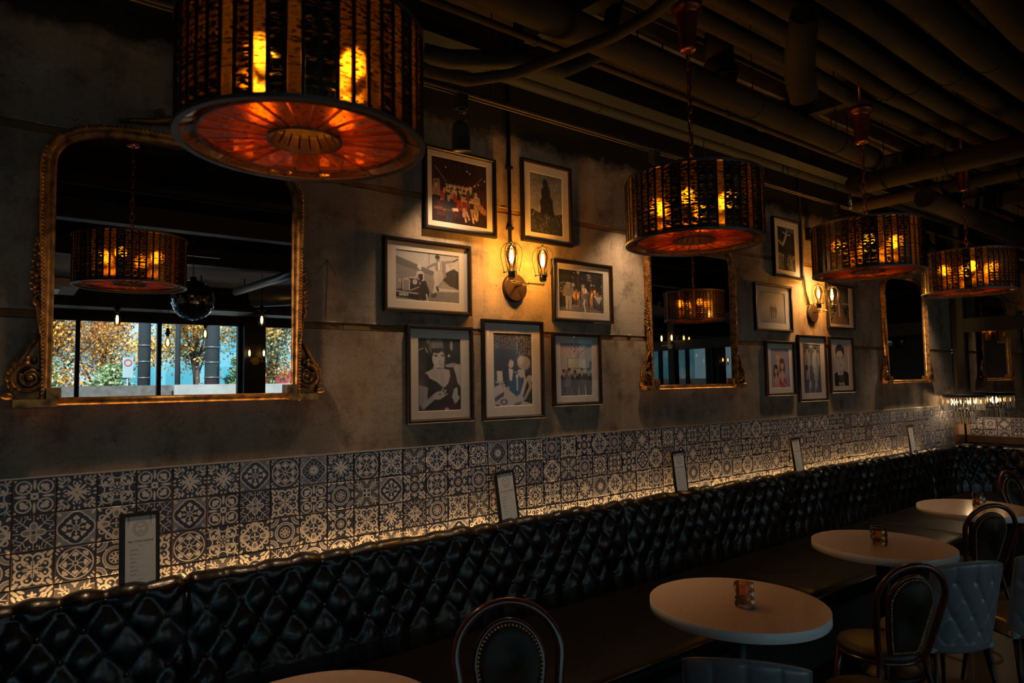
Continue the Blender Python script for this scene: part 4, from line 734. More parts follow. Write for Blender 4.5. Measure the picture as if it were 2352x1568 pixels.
def seat(a, b, label, y0=-0.17, y1=-1.07):
    t = thing('bench_cushion', label, 'seat', ((a+b)/2, (y0+y1)/2, 0.31))
    m_ = MB(); prof = [(y0, 0.33), (y0, 0.435), (y0 - 0.05, 0.452), (y0 - 0.35, 0.458), (y1 + 0.18, 0.456), (y1 + 0.07, 0.450), (y1 + 0.02, 0.437), (y1, 0.41), (y1 + 0.003, 0.37), (y1 + 0.02, 0.335), (y1 + 0.06, 0.33)]
    n_ = 26; us = np.concatenate([[a + 0.004], np.linspace(a + 0.02, b - 0.02, n_), [b - 0.004]])
    vs = []
    for i, x in enumerate(us):
        e = 0.016 if i in (0, len(us)-1) else 0
        for y, z in prof: vs.append((x, y + (e if y < y0 - 0.3 else 0), z - (e if z > 0.4 else 0) + 0.002 * math.sin(x * 9 + y * 11)))
    k_ = len(prof); fs = [(i*k_+j, (i+1)*k_+j, (i+1)*k_+(j+1) % k_, i*k_+(j+1) % k_) for i in range(len(us)-1) for j in range(k_)] + [tuple(range(k_)), tuple((len(us)-1)*k_+j for j in range(k_))[::-1]]
    m_.add(vs, fs, True); obj('cushion', m_, M['leather_seat'], t)
    pp = MB(); pp.tube([(a + 0.006, y1 + 0.015, 0.432), (b - 0.006, y1 + 0.015, 0.432)], 0.005, 8); obj('piping', pp, M['leather'], t)
    return t
sb = [-1.9, 1.35, 3.91, 6.35, 8.1]
for k, (a, b) in enumerate(zip(sb[:-1], sb[1:])):
    seat(a, b, ['black leather bench seat cushion at the near left end', 'black leather bench seat cushion behind the second round table', 'black leather bench seat cushion behind the third table, front edge shining', 'black leather bench seat cushion running towards the far corner'][k])
t = thing('bench_cushion', 'black leather bench seat cushion in the far corner along the end wall', 'seat', (8.62, -1.5, 0.31))
m_ = MB(); pts_ = [(8.11, -0.2), (8.75, -0.22), (8.95, -0.45), (8.98, -2.4), (8.30, -2.4), (8.30, -1.15), (8.11, -1.07)]
vs = [(x, y, 0.33) for x, y in pts_] + [(x, y, 0.44) for x, y in pts_] + [((x-8.6)*0.97+8.6, (y+1.2)*0.985-1.2, 0.457) for x, y in pts_]; n_ = len(pts_)
m_.add(vs, [tuple(range(n_))[::-1], tuple(range(2*n_, 3*n_))] + [(k, (k+1) % n_, n_+(k+1) % n_, n_+k) for k in range(n_)] + [(n_+k, n_+(k+1) % n_, 2*n_+(k+1) % n_, 2*n_+k) for k in range(n_)])
obj('cushion', m_, M['leather_seat'], t)
t = thing('banquette_plinth', 'black kick base under the long leather bench', 'plinth', (3.0, -0.6, 0))
for a, b in zip([-1.9, 0.6, 3.26, 5.66], [0.6, 3.26, 5.66, 8.1]):
    m_ = MB(); m_.box(a + 0.002, b - 0.002, -1.00, -0.04, 0.0, 0.325); obj('base_panel', m_, M['base'], t)
m_ = MB(); m_.box(8.12, XE - 0.02, -2.4, -0.04, 0.0, 0.325); obj('base_panel', m_, M['base'], t)
# warm LED strip hidden in the gap behind the back cushions
t = thing('led_strip', 'warm light strip glowing up the tiles from behind the bench', 'light strip', (3.0, -0.02, 0.87))
m_ = MB(); m_.box(-1.8, 8.3, -0.030, -0.010, 0.862, 0.868); obj('channel', m_, M['steel'], t)
m_ = MB(); m_.box(-1.8, 8.3, -0.027, -0.013, 0.8685, 0.8705); obj('diodes', m_, emit('led', (1.0, 0.60, 0.25), 3), t)
for a in (-0.9, 1.1, 3.1, 5.1, 7.1):
    l_ = area('led_light', (a, -0.020, 0.882), (0, 0.10, 1), 2.0, 0.012, 24, (1.0, 0.54, 0.18)); l_.parent = t; l_.location = (a - 3.0, 0.0, 0.012)

# ================================================================== PICTURES
def rect(cx, cz, w, h): return [(cx-w/2, cz-h/2), (cx+w/2, cz-h/2), (cx+w/2, cz+h/2), (cx-w/2, cz+h/2)]
def picture(label, x0, x1, z0, z1, px0, px1, pz0, pz1, art, group=None):
    x0, x1, px0, px1 = [v * T for v in (x0, x1, px0, px1)]; z0, z1, pz0, pz1 = [wz(v) for v in (z0, z1, pz0, pz1)]
    cx, cz, w, h = (x0+x1)/2, (z0+z1)/2, x1-x0, z1-z0; pcx, pcz = (px0+px1)/2, (pz0+pz1)/2
    t = thing('framed_picture', label, 'picture', (cx, 0, cz), 0, group)
    fw = 0.019; m_ = MB(); o_, i_ = rect(cx, cz, w, h), rect(cx, cz, w - 2*fw, h - 2*fw); mid_ = rect(cx, cz, w - 0.006, h - 0.006)
    for (A, ya), (B, yb) in zip([(o_, -0.002), (o_, -0.026), (mid_, -0.030), (rect(cx, cz, w-2*fw+0.008, h-2*fw+0.008), -0.029), (i_, -0.024)], [(o_, -0.026), (mid_, -0.030), (rect(cx, cz, w-2*fw+0.008, h-2*fw+0.008), -0.029), (i_, -0.024), (i_, -0.012)]):
        m_.add([(x, ya, z) for x, z in A] + [(x, yb, z) for x, z in B], [(k, (k+1) % 4, 4+(k+1) % 4, 4+k) for k in range(4)])
    m_.add([(x, -0.002, z) for x, z in o_], [(0, 1, 2, 3)])
    obj('frame', m_, M['frame_black'], t)
    lp = MB(); lp.ring_band(rect(cx, cz, w-2*fw-0.008, h-2*fw-0.008), rect(cx, cz, w-2*fw, h-2*fw), -0.020, -0.012); obj('inner_lip', lp, M['bronze_lip'], t)
    mt = MB(); a = rect(cx, cz, w-2*fw-0.006, h-2*fw-0.006); b = rect(pcx, pcz, px1-px0, pz1-pz0)
    mt.add([(x, -0.013, z) for x, z in a] + [(x, -0.013, z) for x, z in b] + [(x, -0.010, z) for x, z in rect(pcx, pcz, px1-px0-0.003, pz1-pz0-0.003)], [(k, (k+1) % 4, 4+(k+1) % 4, 4+k) for k in range(4)] + [(4+k, 4+(k+1) % 4, 8+(k+1) % 4, 8+k) for k in range(4)])
    obj('mat_board', mt, M['mat_board'], t)
    ph = MB(); bb = rect(pcx, pcz, px1-px0, pz1-pz0); ph.add([(x, -0.0098, z) for x, z in bb], [(0, 1, 2, 3)])
    me = ph.mesh('photograph'); uv_xz(me); me.transform(Matrix.Translation(-t.location)); me.materials.append(printed('photo_' + art.__name__, art(), 0.55, 0.3))
    o = bpy.data.objects.new('photograph', me); C.objects.link(o); o.parent = t
    gl = MB(); gl.add([(x, -0.0165, z) for x, z in rect(cx, cz, w-2*fw-0.002, h-2*fw-0.002)], [(0, 1, 2, 3)]); obj('glazing', gl, M['pglass'], t)
    return t
G1 = 'framed photographs around the near double wall lamp'; G2 = 'framed photographs around the far double wall lamp'
picture('black framed colour photograph of a crowded party room under striped ceiling', 13.0, 16.56, 8.69, 12.14, 13.38, 16.09, 9.07, 11.76, pic_party, G1)
picture('black framed tall photograph of a dark crag under a stormy sky', 17.98, 20.98, 8.78, 12.56, 18.51, 20.45, 9.25, 12.02, pic_storm, G1)
picture('black framed wide photograph of a leaping man and a woman on a car', 11.2, 15.2, 5.26, 8.19, 11.74, 14.64, 5.75, 7.72, pic_car, G1)
picture('black framed photograph of a stage singer in a smoky club', 19.72, 23.58, 5.27, 8.15, 20.13, 23.0, 5.75, 7.72, pic_stage, G1)
picture('black framed portrait of a woman in black with a cigarette', 12.18, 15.25, 0.92, 4.79, 12.70, 14.68, 1.39, 4.29, pic_lady, G1)
picture('black framed tall photograph of a couple at a candlelit dinner table', 15.73, 19.07, 0.88, 5.18, 16.35, 18.45, 1.46, 4.61, pic_dinner, G1)
picture('black framed photograph of five men in suits below a marquee sign', 19.64, 22.69, 1.36, 4.74, 20.13, 22.12, 1.81, 4.27, pic_marquee, G1)
picture('black framed tall photograph of a leaping figure above a crowd', 38.05, 41.30, 8.88, 12.72, 38.67, 40.61, 9.37, 12.18, pic_leap, G2)
picture('black framed pale photograph of three small standing figures', 35.8, 39.88, 5.40, 8.33, 36.40, 39.18, 5.90, 7.84, pic_trio, G2)
picture('black framed photograph of a bright avenue, partly behind the far wall lamp', 44.40, 48.08, 5.83, 8.97, 44.80, 47.50, 6.18, 8.82, pic_avenue, G2)
picture('black framed photograph of three long-haired women on lilac', 36.75, 39.97, 1.42, 4.81, 37.35, 39.36, 1.90, 4.34, pic_sisters, G2)
picture('black framed tall photograph of two people walking dogs', 40.43, 43.92, 0.96, 5.28, 41.11, 43.27, 1.49, 4.70, pic_walk, G2)
picture('black framed portrait of a young man holding a number board 42795', 44.40, 47.67, 1.44, 5.27, 45.01, 47.04, 1.89, 4.80, pic_portrait, G2)

# ================================================================== GILT MIRRORS
def arch_loop(wb, wt, z0, zs, zt, n=26):
    """closed loop: bottom edge, straight sides, wide rounded shoulders and a nearly flat arch."""
    L = [(-wb, z0), (wb, z0), (wt, zs)]
    for k in range(1, n):
        a = k / n * PI; c, s_ = math.cos(a), math.sin(a)
        L.append((wt * math.copysign(abs(c) ** 0.62, c), zs + (zt - zs) * abs(s_) ** 0.72))
    L.append((-wt, zs)); return L
def spiral(cx, cz, r0, r1, turns, a0, sgn, n=44):
    return [(cx + sgn * (r0 + (r1-r0)*k/n) * math.cos(a0 + turns*2*PI*k/n), cz + (r0 + (r1-r0)*k/n) * math.sin(a0 + turns*2*PI*k/n)) for k in range(n+1)]
def gilt_mirror(label, cx):
    X = cx * T; Z0 = wz(2.06)
    t = thing('gilt_mirror', label, 'mirror', (X, 0, Z0), 0)
    q = lambda P: [(X + x*T, wz(z)) for x, z in P]
    gi = arch_loop(3.42, 3.42, 2.24, 8.85, 10.12); g_ = MB(); loop = q(gi); n = len(loop)
    g_.add([(x, -0.020, z) for x, z in loop] + [(x, -0.006, z) for x, z in loop], [tuple(range(n)), tuple(range(n, 2*n))[::-1]] + [(k, n+k, n+(k+1) % n, (k+1) % n) for k in range(n)])
    obj('mirror_glass', g_, M['mirror'], t)
    # moulding: swept frame profile (width outwards, height from the wall)
    prof = [(0.0, -0.018), (0.004, -0.030), (0.012, -0.034), (0.020, -0.030), (0.026, -0.036), (0.038, -0.047), (0.050, -0.045), (0.056, -0.034), (0.058, -0.004)]
    A = np.array(loop); cen = A.mean(0); fm = MB(); nn = len(A)
    tn = np.roll(A, -1, 0) - np.roll(A, 1, 0); tn /= np.linalg.norm(tn, axis=1)[:, None]; nrm = np.stack([tn[:, 1], -tn[:, 0]], 1)
    nrm *= np.sign(((A - cen) * nrm).sum(1))[:, None]
    vs = [(A[i, 0] + nrm[i, 0]*w_, y, A[i, 1] + nrm[i, 1]*w_*(0.75 if i in (0, 1) else 1)) for i in range(nn) for w_, y in prof]; k_ = len(prof)
    fm.add(vs, [(i*k_+j, ((i+1) % nn)*k_+j, ((i+1) % nn)*k_+j+1, i*k_+j+1) for i in range(nn) for j in range(k_-1)], True)
    obj('moulding', fm, M['gilt'], t)
    # beading
    bd = MB(); P = A + nrm * 0.046; seg = np.linalg.norm(np.roll(P, -1, 0) - P, axis=1)
    for i in range(1, nn):
        p, q_ = P[i], P[(i+1) % nn]; c_ = max(1, int(seg[i] / 0.0155))
        for k in range(c_): w_ = p + (q_ - p) * k / c_; bd.sphere((w_[0], -0.047, w_[1]), 0.0068, 6, 4)
    obj('beading', bd, M['gilt'], t)
    pl = MB(); pl.tube([(X - 3.75*T, -0.030, wz(2.12)), (X + 3.75*T, -0.030, wz(2.12))], 0.016, 10); pl.box(X - 4.30*T, X - 3.3*T, -0.062, -0.002, wz(1.98), wz(2.20)); pl.box(X + 3.3*T, X + 4.30*T, -0.062, -0.002, wz(1.98), wz(2.20)); pl.box(X - 3.55*T, X - 3.2*T, -0.056, -0.018, wz(2.18), wz(2.52)); pl.box(X + 3.2*T, X + 3.55*T, -0.056, -0.018, wz(2.18), wz(2.52)); obj('plinth', pl, M['gilt'], t)
    for s_ in (-1, 1):
        sc_ = MB(); R3 = lambda P, y=-0.035: [(X + s_*x*T, y, wz(z)) for x, z in P]
        # solid acanthus mass at the foot
        body = [(3.55, 2.15), (4.25, 2.15), (4.38, 2.36), (4.28, 2.62), (4.22, 3.05), (4.02, 3.45), (3.86, 3.75), (3.74, 4.1), (3.6, 4.2), (3.55, 3.2)]
        bp_ = [(X + s_*x*T, wz(z)) for x, z in (body if s_ > 0 else body[::-1])]; sc_.prism(bp_, -0.026, -0.002)
        sp = spiral(3.93, 2.78, 0.05, 0.40, 1.9, 2.2, 1); sc_.tube(R3(sp), [0.006 + 0.010*k/44 for k in range(45)], 8)
        sp2 = spiral(3.93, 2.78, 0.05, 0.24, 1.3, 5.0, 1, 30); sc_.tube(R3(sp2, -0.042), [0.004 + 0.006*k/30 for k in range(31)], 6)
        sc_.sphere((X + s_*3.93*T, -0.042, wz(2.78)), 0.013, 10, 6)
        for dx, w_ in ((0.0, 0.010), (0.11, 0.008), (0.22, 0.007)):      # leaf ribs sweeping down to the toe
            sc_.tube(R3([(3.70+dx*0.4, 4.05-dx), (3.92+dx*0.6, 3.72-dx), (4.14+dx*0.6, 3.28-dx*0.6), (4.27+dx*0.35, 2.85-dx*0.4), (4.30+dx*0.3, 2.5), (4.42, 2.32)], -0.036), [w_*0.5, w_, w_*1.1, w_, w_*0.9, w_*0.6], 7)
        for k in range(7):
            a = 0.25 + k*0.17; sc_.sphere((X + s_*(3.93 + 0.46*math.cos(a*2.1 - 0.9))*T, -0.036, wz(2.80 + 0.5*math.sin(a*2.1 - 0.9))), 0.013, 8, 5, (1, 0.7, 1.3))
        sc_.sphere((X + s_*4.42*T, -0.035, wz(2.30)), 0.018, 10, 6, (1.3, 0.8, 0.8))
        # stem and small volute above
        sc_.tube(R3([(3.66, 4.0), (3.70, 4.4), (3.76, 4.75), (3.80, 5.0)]), [0.012, 0.013, 0.011, 0.010], 8); sc_.tube(R3(spiral(3.72, 4.98, 0.03, 0.20, 1.25, 0.2, 1, 26), -0.034), [0.004 + 0.006*k/26 for k in range(27)], 7)
        obj('scroll', sc_, M['gilt_dark'], t)
        lf = MB()
        for k in range(9):
            z = 5.25 + k*0.16; x = 3.80 + 0.035*(k % 2) - 0.010*k
            lf.sphere((X + s_*x*T, -0.030, wz(z)), 0.017 - 0.0007*k, 8, 5, (0.9, 0.6, 1.0)); lf.sphere((X + s_*(x+0.12)*T, -0.026, wz(z + 0.08)), 0.010, 7, 4, (1.1, 0.6, 0.8))
        lf.tube(R3([(3.76, 6.55), (3.84, 6.75), (3.78, 6.88), (3.68, 6.80)], -0.026), [0.008, 0.007, 0.006, 0.004], 7)
        obj('leaf_chain', lf, M['gilt_dark'], t)
    cr2 = MB()
    for s_ in (-1, 1):
        cr2.tube([(X + s_*x*T, -0.035, wz(z)) for x, z in [(0.1, 10.85), (0.5, 10.95), (0.95, 10.78), (1.4, 10.72), (1.9, 10.62)]], [0.016, 0.02, 0.014, 0.012, 0.005], 8)
        cr2.tube([(X + p*T, -0.038, wz(q_)) for p, q_ in spiral(s_*0.75, 11.0, 0.04, 0.2, 1.3, 0, s_, 24)], 0.007, 6)
    cr2.sphere((X, -0.036, wz(10.98)), 0.03, 12, 8, (1, 0.6, 1.2)); obj('crest', cr2, M['gilt_dark'], t)
    return t
gilt_mirror('large arched gilt mirror on the left reflecting the windows and autumn trees', 4.24)
gilt_mirror('arched gilt mirror between the two groups of framed pictures', 29.85)
gilt_mirror('farthest arched gilt mirror near the corner with a nearly black reflection', 56.35)

# ================================================================== CONDUITS AND WALL LAMPS
def conduit(label, pts_, rad=0.011, box=None, mat='iron'):
    t = thing('conduit', label, 'pipe', pts_[-1]); m_ = MB(); m_.tube(pts_, rad, 10); obj('pipe', m_, M[mat], t)
    cl = MB()
    for z in (3.1, 2.72): cl.box(pts_[0][0] - 0.02, pts_[0][0] + 0.02, -0.028, -0.0005, z - 0.008, z + 0.008)
    obj('clamp', cl, M['steel' if mat == 'steel' else 'iron'], t)
    if box: b_ = MB(); b_.box(*box); obj('junction_box', b_, M['iron'], t)
    return t
conduit('dark vertical conduit on the wall above the near double lamp', [(2.425, -0.014, 3.9), (2.425, -0.014, 2.50), (2.44, -0.016, 2.42)])
conduit('steel conduit bending down the wall to the far double lamp', [(5.80, -0.016, 3.9), (5.80, -0.016, 2.75), (5.84, -0.018, 2.60), (5.88, -0.018, 2.45)], 0.011, (5.90, 5.98, -0.045, -0.0005, 3.06, 3.17), 'steel')

def filament_bulb(root, c, s_=1.0, mat_g='amber_bulb', mat_f='filament', down=False):
    d = -1 if down else 1; x, y, z = c
    prof = [(0.0125, 0.0), (0.013, 0.012), (0.020, 0.032), (0.029, 0.062), (0.0315, 0.082), (0.029, 0.103), (0.019, 0.122), (0.007, 0.131), (0.0, 0.132)]
    g = MB(); g.lathe([(r_*s_, d*h_*s_) for r_, h_ in prof], c, 20); bl = obj('bulb', g, M[mat_g], root)
    fl = MB()
    for k in range(6):
        a = k*PI/3; fl.tube([(x + 0.005*s_*math.cos(a), y + 0.005*s_*math.sin(a), z + d*0.03*s_), (x + 0.011*s_*math.cos(a+.3), y + 0.011*s_*math.sin(a+.3), z + d*0.066*s_), (x + 0.007*s_*math.cos(a+.6), y + 0.007*s_*math.sin(a+.6), z + d*0.104*s_)], 0.0022*s_, 5)
    fl.sphere((x, y, z + d*0.068*s_), 0.0085*s_, 10, 10, (1, 1, 4.2)); o = obj('filament', fl, M[mat_f], bl); return bl
def point(name, loc, energy, col, rad=0.02, parent=None):
    d = bpy.data.lights.new(name, 'POINT'); d.energy = energy; d.color = col; d.shadow_soft_size = rad; o = bpy.data.objects.new(name, d); C.objects.link(o); o.location = loc
    if parent is not None: o.parent = parent; o.location = Vector(loc) - parent.location
    return o
def sconce(label, x, z, energy, y=0.0, rot=0):
    t = thing('wall_lamp', label, 'lamp', (x, y, z), 0, 'double cage wall lamps')
    pl = MB(); th = [(0.0, 0), (0.088, 0), (0.090, -0.006), (0.086, -0.022), (0.080, -0.026), (0, -0.026)]
    n = 32; vs = [(x + r_*math.cos(2*PI*k/n), y + yy_, z + r_*math.sin(2*PI*k/n)) for r_, yy_ in th[1:5] for k in range(n)]
    pl.add(vs, [(i*n+k, i*n+(k+1) % n, (i+1)*n+(k+1) % n, (i+1)*n+k) for i in range(3) for k in range(n)], True); pl.add([vs[3*n+k] for k in range(n)], [tuple(range(n))]); obj('back_plate', pl, M['rust_plate'], t)
    ar = MB(); ar.cyl((x, y-0.024, z+0.01), (x, y-0.135, z+0.01), 0.0075, n=10); ar.tube([(x-0.120, y-0.14, z+0.012), (x+0.120, y-0.14, z+0.012)], 0.0058, 10); ar.sphere((x, y-0.14, z+0.012), 0.013, 12, 8)
    for s_ in (-1, 1): ar.sphere((x + s_*0.120, y-0.14, z+0.014), 0.010, 10, 7)
    obj('arm', ar, M['brass'], t)
    for s_ in (-1, 1):
        c = (x + s_*0.120, y-0.14, z+0.030)
        so = MB(); so.lathe([(0.0, 0), (0.014, 0), (0.022, 0.008), (0.022, 0.040), (0.018, 0.046), (0.018, 0.062), (0.0, 0.062)], c, 18); sk_ = obj('socket', so, M['iron'], t)
        filament_bulb(t, (c[0], c[1], c[2] + 0.062), 1.05)
        cg = MB(); n_ = 6
        prof = [(0.044, 0.042), (0.054, 0.085), (0.064, 0.140), (0.060, 0.180), (0.038, 0.208), (0.008, 0.218)]
        for k in range(n_): a = 2*PI*k/n_ + 0.3; cg.tube([(c[0] + r_*math.cos(a), c[1] + r_*math.sin(a), c[2] + h_) for r_, h_ in prof], 0.0019, 6)
        cg.tube([(c[0] + 0.022*math.cos(2*PI*k/20), c[1] + 0.022*math.sin(2*PI*k/20), c[2] + 0.042) for k in range(20)], 0.003, 6, closed=True)
        for k in range(3): a = 2*PI*k/3 + 0.3; cg.tube([(c[0] + 0.02*math.cos(a), c[1] + 0.02*math.sin(a), c[2] + 0.042), (c[0] + 0.046*math.cos(a), c[1] + 0.046*math.sin(a), c[2] + 0.042)], 0.003, 6); cg.sphere((c[0] + 0.045*math.cos(a), c[1] + 0.045*math.sin(a), c[2] + 0.040), 0.006, 8, 5)
        cg.sphere((c[0], c[1], c[2] + 0.222), 0.0075, 10, 6); cg.tube([(c[0] + 0.036*math.cos(2*PI*k/24), c[1] + 0.036*math.sin(2*PI*k/24), c[2] + 0.209) for k in range(24)], 0.0016, 5, closed=True)
        obj('cage', cg, M['iron'], t); point('bulb_light', (c[0], c[1], c[2] + 0.135), energy, (1.0, 0.50, 0.09), 0.018, t)
    return t
sconce('double caged bulb wall lamp in the middle of the near picture group', 2.457, wz(6.62), 27)
sconce('double caged bulb wall lamp in the middle of the far picture group', 5.95, wz(6.75), 24)

# ================================================================== DRUM PENDANTS
def strip_mat(name, amber, cov, seed, tlw=0.07):
    """antiqued mirror glass: dark silvering that reflects, worn through to amber glass that lets the bulbs shine."""
    m, nt, out = newmat(name); N = nt.nodes; L = nt.links; tcn = N.new('ShaderNodeTexCoord'); mp = N.new('ShaderNodeMapping'); mp.inputs['Scale'].default_value = (34, 34, 150); mp.inputs['Location'].default_value = (seed*3.1, seed*7.7, seed*1.3); L.new(tcn.outputs['Object'], mp.inputs[0])
    n = N.new('ShaderNodeTexNoise'); n.inputs['Scale'].default_value = 1.0; n.inputs['Detail'].default_value = 5; n.inputs['Roughness'].default_value = 0.65; n.inputs['Distortion'].default_value = 1.2; L.new(mp.outputs[0], n.inputs['Vector'])
    r1 = N.new('ShaderNodeMapRange'); r1.inputs[1].default_value = cov - 0.05; r1.inputs[2].default_value = cov + 0.06; L.new(n.outputs[0], r1.inputs[0])
    tr_ = N.new('ShaderNodeBsdfTransparent'); tr_.inputs[0].default_value = (*[c * 0.8 for c in amber], 1); tl = N.new('ShaderNodeBsdfTranslucent'); tl.inputs[0].default_value = (*amber, 1)
    rf = N.new('ShaderNodeBsdfRefraction'); rf.inputs[0].default_value = (*amber, 1); rf.inputs['Roughness'].default_value = 0.42; rf.inputs['IOR'].default_value = 1.12
    m0 = N.new('ShaderNodeMixShader'); m0.inputs[0].default_value = 0.55; L.new(tr_.outputs[0], m0.inputs[1]); L.new(rf.outputs[0], m0.inputs[2])
    m1 = N.new('ShaderNodeMixShader'); m1.inputs[0].default_value = tlw; L.new(m0.outputs[0], m1.inputs[1]); L.new(tl.outputs[0], m1.inputs[2])
    gl = N.new('ShaderNodeBsdfGlossy'); gl.inputs[0].default_value = (0.42, 0.36, 0.28, 1); gl.inputs['Roughness'].default_value = 0.13
    dk = N.new('ShaderNodeBsdfDiffuse'); dk.inputs[0].default_value = (0.035, 0.020, 0.010, 1); m2 = N.new('ShaderNodeMixShader'); m2.inputs[0].default_value = 0.45; L.new(dk.outputs[0], m2.inputs[1]); L.new(gl.outputs[0], m2.inputs[2])
    m3 = N.new('ShaderNodeMixShader'); L.new(r1.outputs[0], m3.inputs[0]); L.new(m2.outputs[0], m3.inputs[1]); L.new(m1.outputs[0], m3.inputs[2])
    g2 = N.new('ShaderNodeBsdfGlossy'); g2.inputs[0].default_value = (0.8, 0.75, 0.66, 1); g2.inputs['Roughness'].default_value = 0.05; m4 = N.new('ShaderNodeMixShader'); m4.inputs[0].default_value = 0.15; L.new(m3.outputs[0], m4.inputs[1]); L.new(g2.outputs[0], m4.inputs[2]); L.new(m4.outputs[0], out.inputs[0]); return m
SM = [strip_mat('antique_glass_dark', (0.95, 0.52, 0.10), 0.52, 1), strip_mat('antique_glass_amber', (1.0, 0.55, 0.12), 0.46, 2), strip_mat('antique_glass_worn', (1.0, 0.60, 0.16), 0.42, 3), strip_mat('antique_glass_olive', (0.85, 0.58, 0.22), 0.58, 4)]
AMB = strip_mat('amber_diffuser', (1.0, 0.36, 0.045), 0.38, 5, 0.09)
PR, PH, NS = 2.259 * T, 2.208 * T, 52
def drum_pendant(label, x, y, ztop):
    zb = wz(6.988); zt = zb + PH
    t = thing('drum_pendant', label, 'pendant lamp', (x, y, zb), 0, 'drum pendants of mirrored glass strips')
    fr = MB()
    for z, w_ in ((zb, 0.010), (zt - 0.012, 0.012)):
        fr.lathe([(PR - 0.012, z), (PR - 0.012, z + w_), (PR + 0.003, z + w_), (PR + 0.003, z), (PR - 0.012, z)], (x, y, 0), 72, smooth=False)
    obj('hoop', fr, M['drum_rim'], t)
    bar_ = MB()
    for k in range(NS):
        a = 2*PI*k/NS; p = (x + (PR-0.004)*math.cos(a), y + (PR-0.004)*math.sin(a)); d = (-math.sin(a), math.cos(a)); n_ = (math.cos(a), math.sin(a)); w_, h_ = 0.0045, 0.004
        cs = [(p[0] + d[0]*i*w_ + n_[0]*j*h_, p[1] + d[1]*i*w_ + n_[1]*j*h_) for i, j in ((-1,-1),(1,-1),(1,1),(-1,1))]
        bar_.add([(cx_, cy_, z) for z in (zb + 0.009, zt - 0.011) for cx_, cy_ in cs], [(0,1,5,4),(1,2,6,5),(2,3,7,6),(3,0,4,7)])
    obj('glazing_bars', bar_, M['drum_metal'], t)
    if not strip_meshes:
        hw = (PR - 0.004) * math.tan(PI / NS) - 0.0046
        for sm in SM:
            b_ = MB(); b_.box(-0.0012, 0.0012, -hw, hw, 0.0, PH - 0.022); me = b_.mesh('glass_strip'); me.materials.append(sm); strip_meshes.append(me)
    for k in range(NS):
        a = 2*PI*(k + 0.5)/NS; me = strip_meshes[[0, 1, 0, 3, 2, 0, 0, 3, 0, 3, 1][int(rng.integers(11))]]
        o = bpy.data.objects.new('glass_strip', me); C.objects.link(o); o.parent = t; o.location = ((PR-0.004)*math.cos(a), (PR-0.004)*math.sin(a), 0.0105); o.rotation_euler = (0, 0, a)
    # underside: rim ring, wheel of amber panes between spokes, raised centre cup
    r1, r2 = PR*0.83, PR*0.30; zi = zb + 0.022
    ri = MB(); ri.lathe([(r1 - 0.003, zi - 0.010), (r1 - 0.003, zi + 0.012), (r1 + 0.003, zi + 0.012), (r1 + 0.003, zi - 0.010), (r1 - 0.003, zi - 0.010)], (x, y, 0), 64, False); ri.lathe([(r2 - 0.003, zi - 0.008), (r2 - 0.003, zi + 0.036), (r2 + 0.003, zi + 0.036), (r2 + 0.003, zi - 0.008), (r2 - 0.003, zi - 0.008)], (x, y, 0), 40, False); obj('inner_ring', ri, M['drum_rim'], t)
    outer = MB(); outer.lathe([(r1 + 0.004, zi), (PR - 0.013, zb + 0.008)], (x, y, 0), 64, False); obj('rim_glass', outer, AMB, t)
    ns = 24; sp = MB()
    for k in range(ns):
        a = 2*PI*k/ns; sp.bar((x + r2*math.cos(a), y + r2*math.sin(a), zi), (x + r1*math.cos(a), y + r1*math.sin(a), zi), 0.0035, 0.010)
        if k % 2 == 0: sp.bar((x + r1*math.cos(a), y + r1*math.sin(a), zi), (x + (PR-0.01)*math.cos(a), y + (PR-0.01)*math.sin(a), zb + 0.008), 0.003, 0.006)
    obj('spokes', sp, M['spoke'], t)
    if not wedge:
        w_ = MB(); a = PI/ns*0.93; n3 = 3; vs = []
        for rad in (r2 + 0.004, r1 - 0.004):
            for k in range(n3): th = -a + 2*a*k/(n3-1); vs.append((rad*math.cos(th), rad*math.sin(th), 0))
        w_.add(vs + [(p[0], p[1], 0.002) for p in vs], [(0, 1, 4, 3), (1, 2, 5, 4), (9, 10, 7, 6), (10, 11, 8, 7), (0, 3, 9, 6), (2, 8, 11, 5)]); me = w_.mesh('amber_pane'); me.materials.append(AMB); wedge.append(me)
    for k in range(ns):
        o = bpy.data.objects.new('amber_pane', wedge[0]); C.objects.link(o); o.parent = t; o.location = (0, 0, zi - zb); o.rotation_euler = (0.0, random.uniform(-0.02, 0.02), 2*PI*(k + 0.5)/ns)
    cup = MB(); cup.lathe([(r2 - 0.004, zi + 0.036), (0.0, zi + 0.038)], (x, y, 0), 24, False)
    obj('centre_glass', cup, AMB, t)
    vz = MB()
    for k in range(18): a = 2*PI*k/18; vz.bar((x + (r2-0.006)*math.cos(a), y + (r2-0.006)*math.sin(a), zi + 0.004), (x + (r2-0.03)*math.cos(a), y + (r2-0.03)*math.sin(a), zi + 0.034), 0.004, 0.002)
    obj('centre_louvres', vz, M['copper'], t)
    # lamp cluster inside
    cl = MB(); cl.cyl((x, y, zb + 0.10), (x, y, zt - 0.02), 0.008, n=10)
    bs = []
    for k in range(4):
        a = 2*PI*k/4 + 0.5; q = (x + 0.15*math.cos(a), y + 0.15*math.sin(a)); cl.tube([(x, y, zb + 0.12), (q[0], q[1], zb + 0.12)], 0.005, 8); cl.cyl((q[0], q[1], zb + 0.11), (q[0], q[1], zb + 0.150), 0.014, n=12); bs.append(q)
        b_ = (x + (PR-0.012)*math.cos(a), y + (PR-0.012)*math.sin(a)); cl.tube([(x, y, zt - 0.02), (b_[0], b_[1], zt - 0.008)], 0.004, 8)
    obj('lamp_cluster', cl, M['drum_metal'], t)
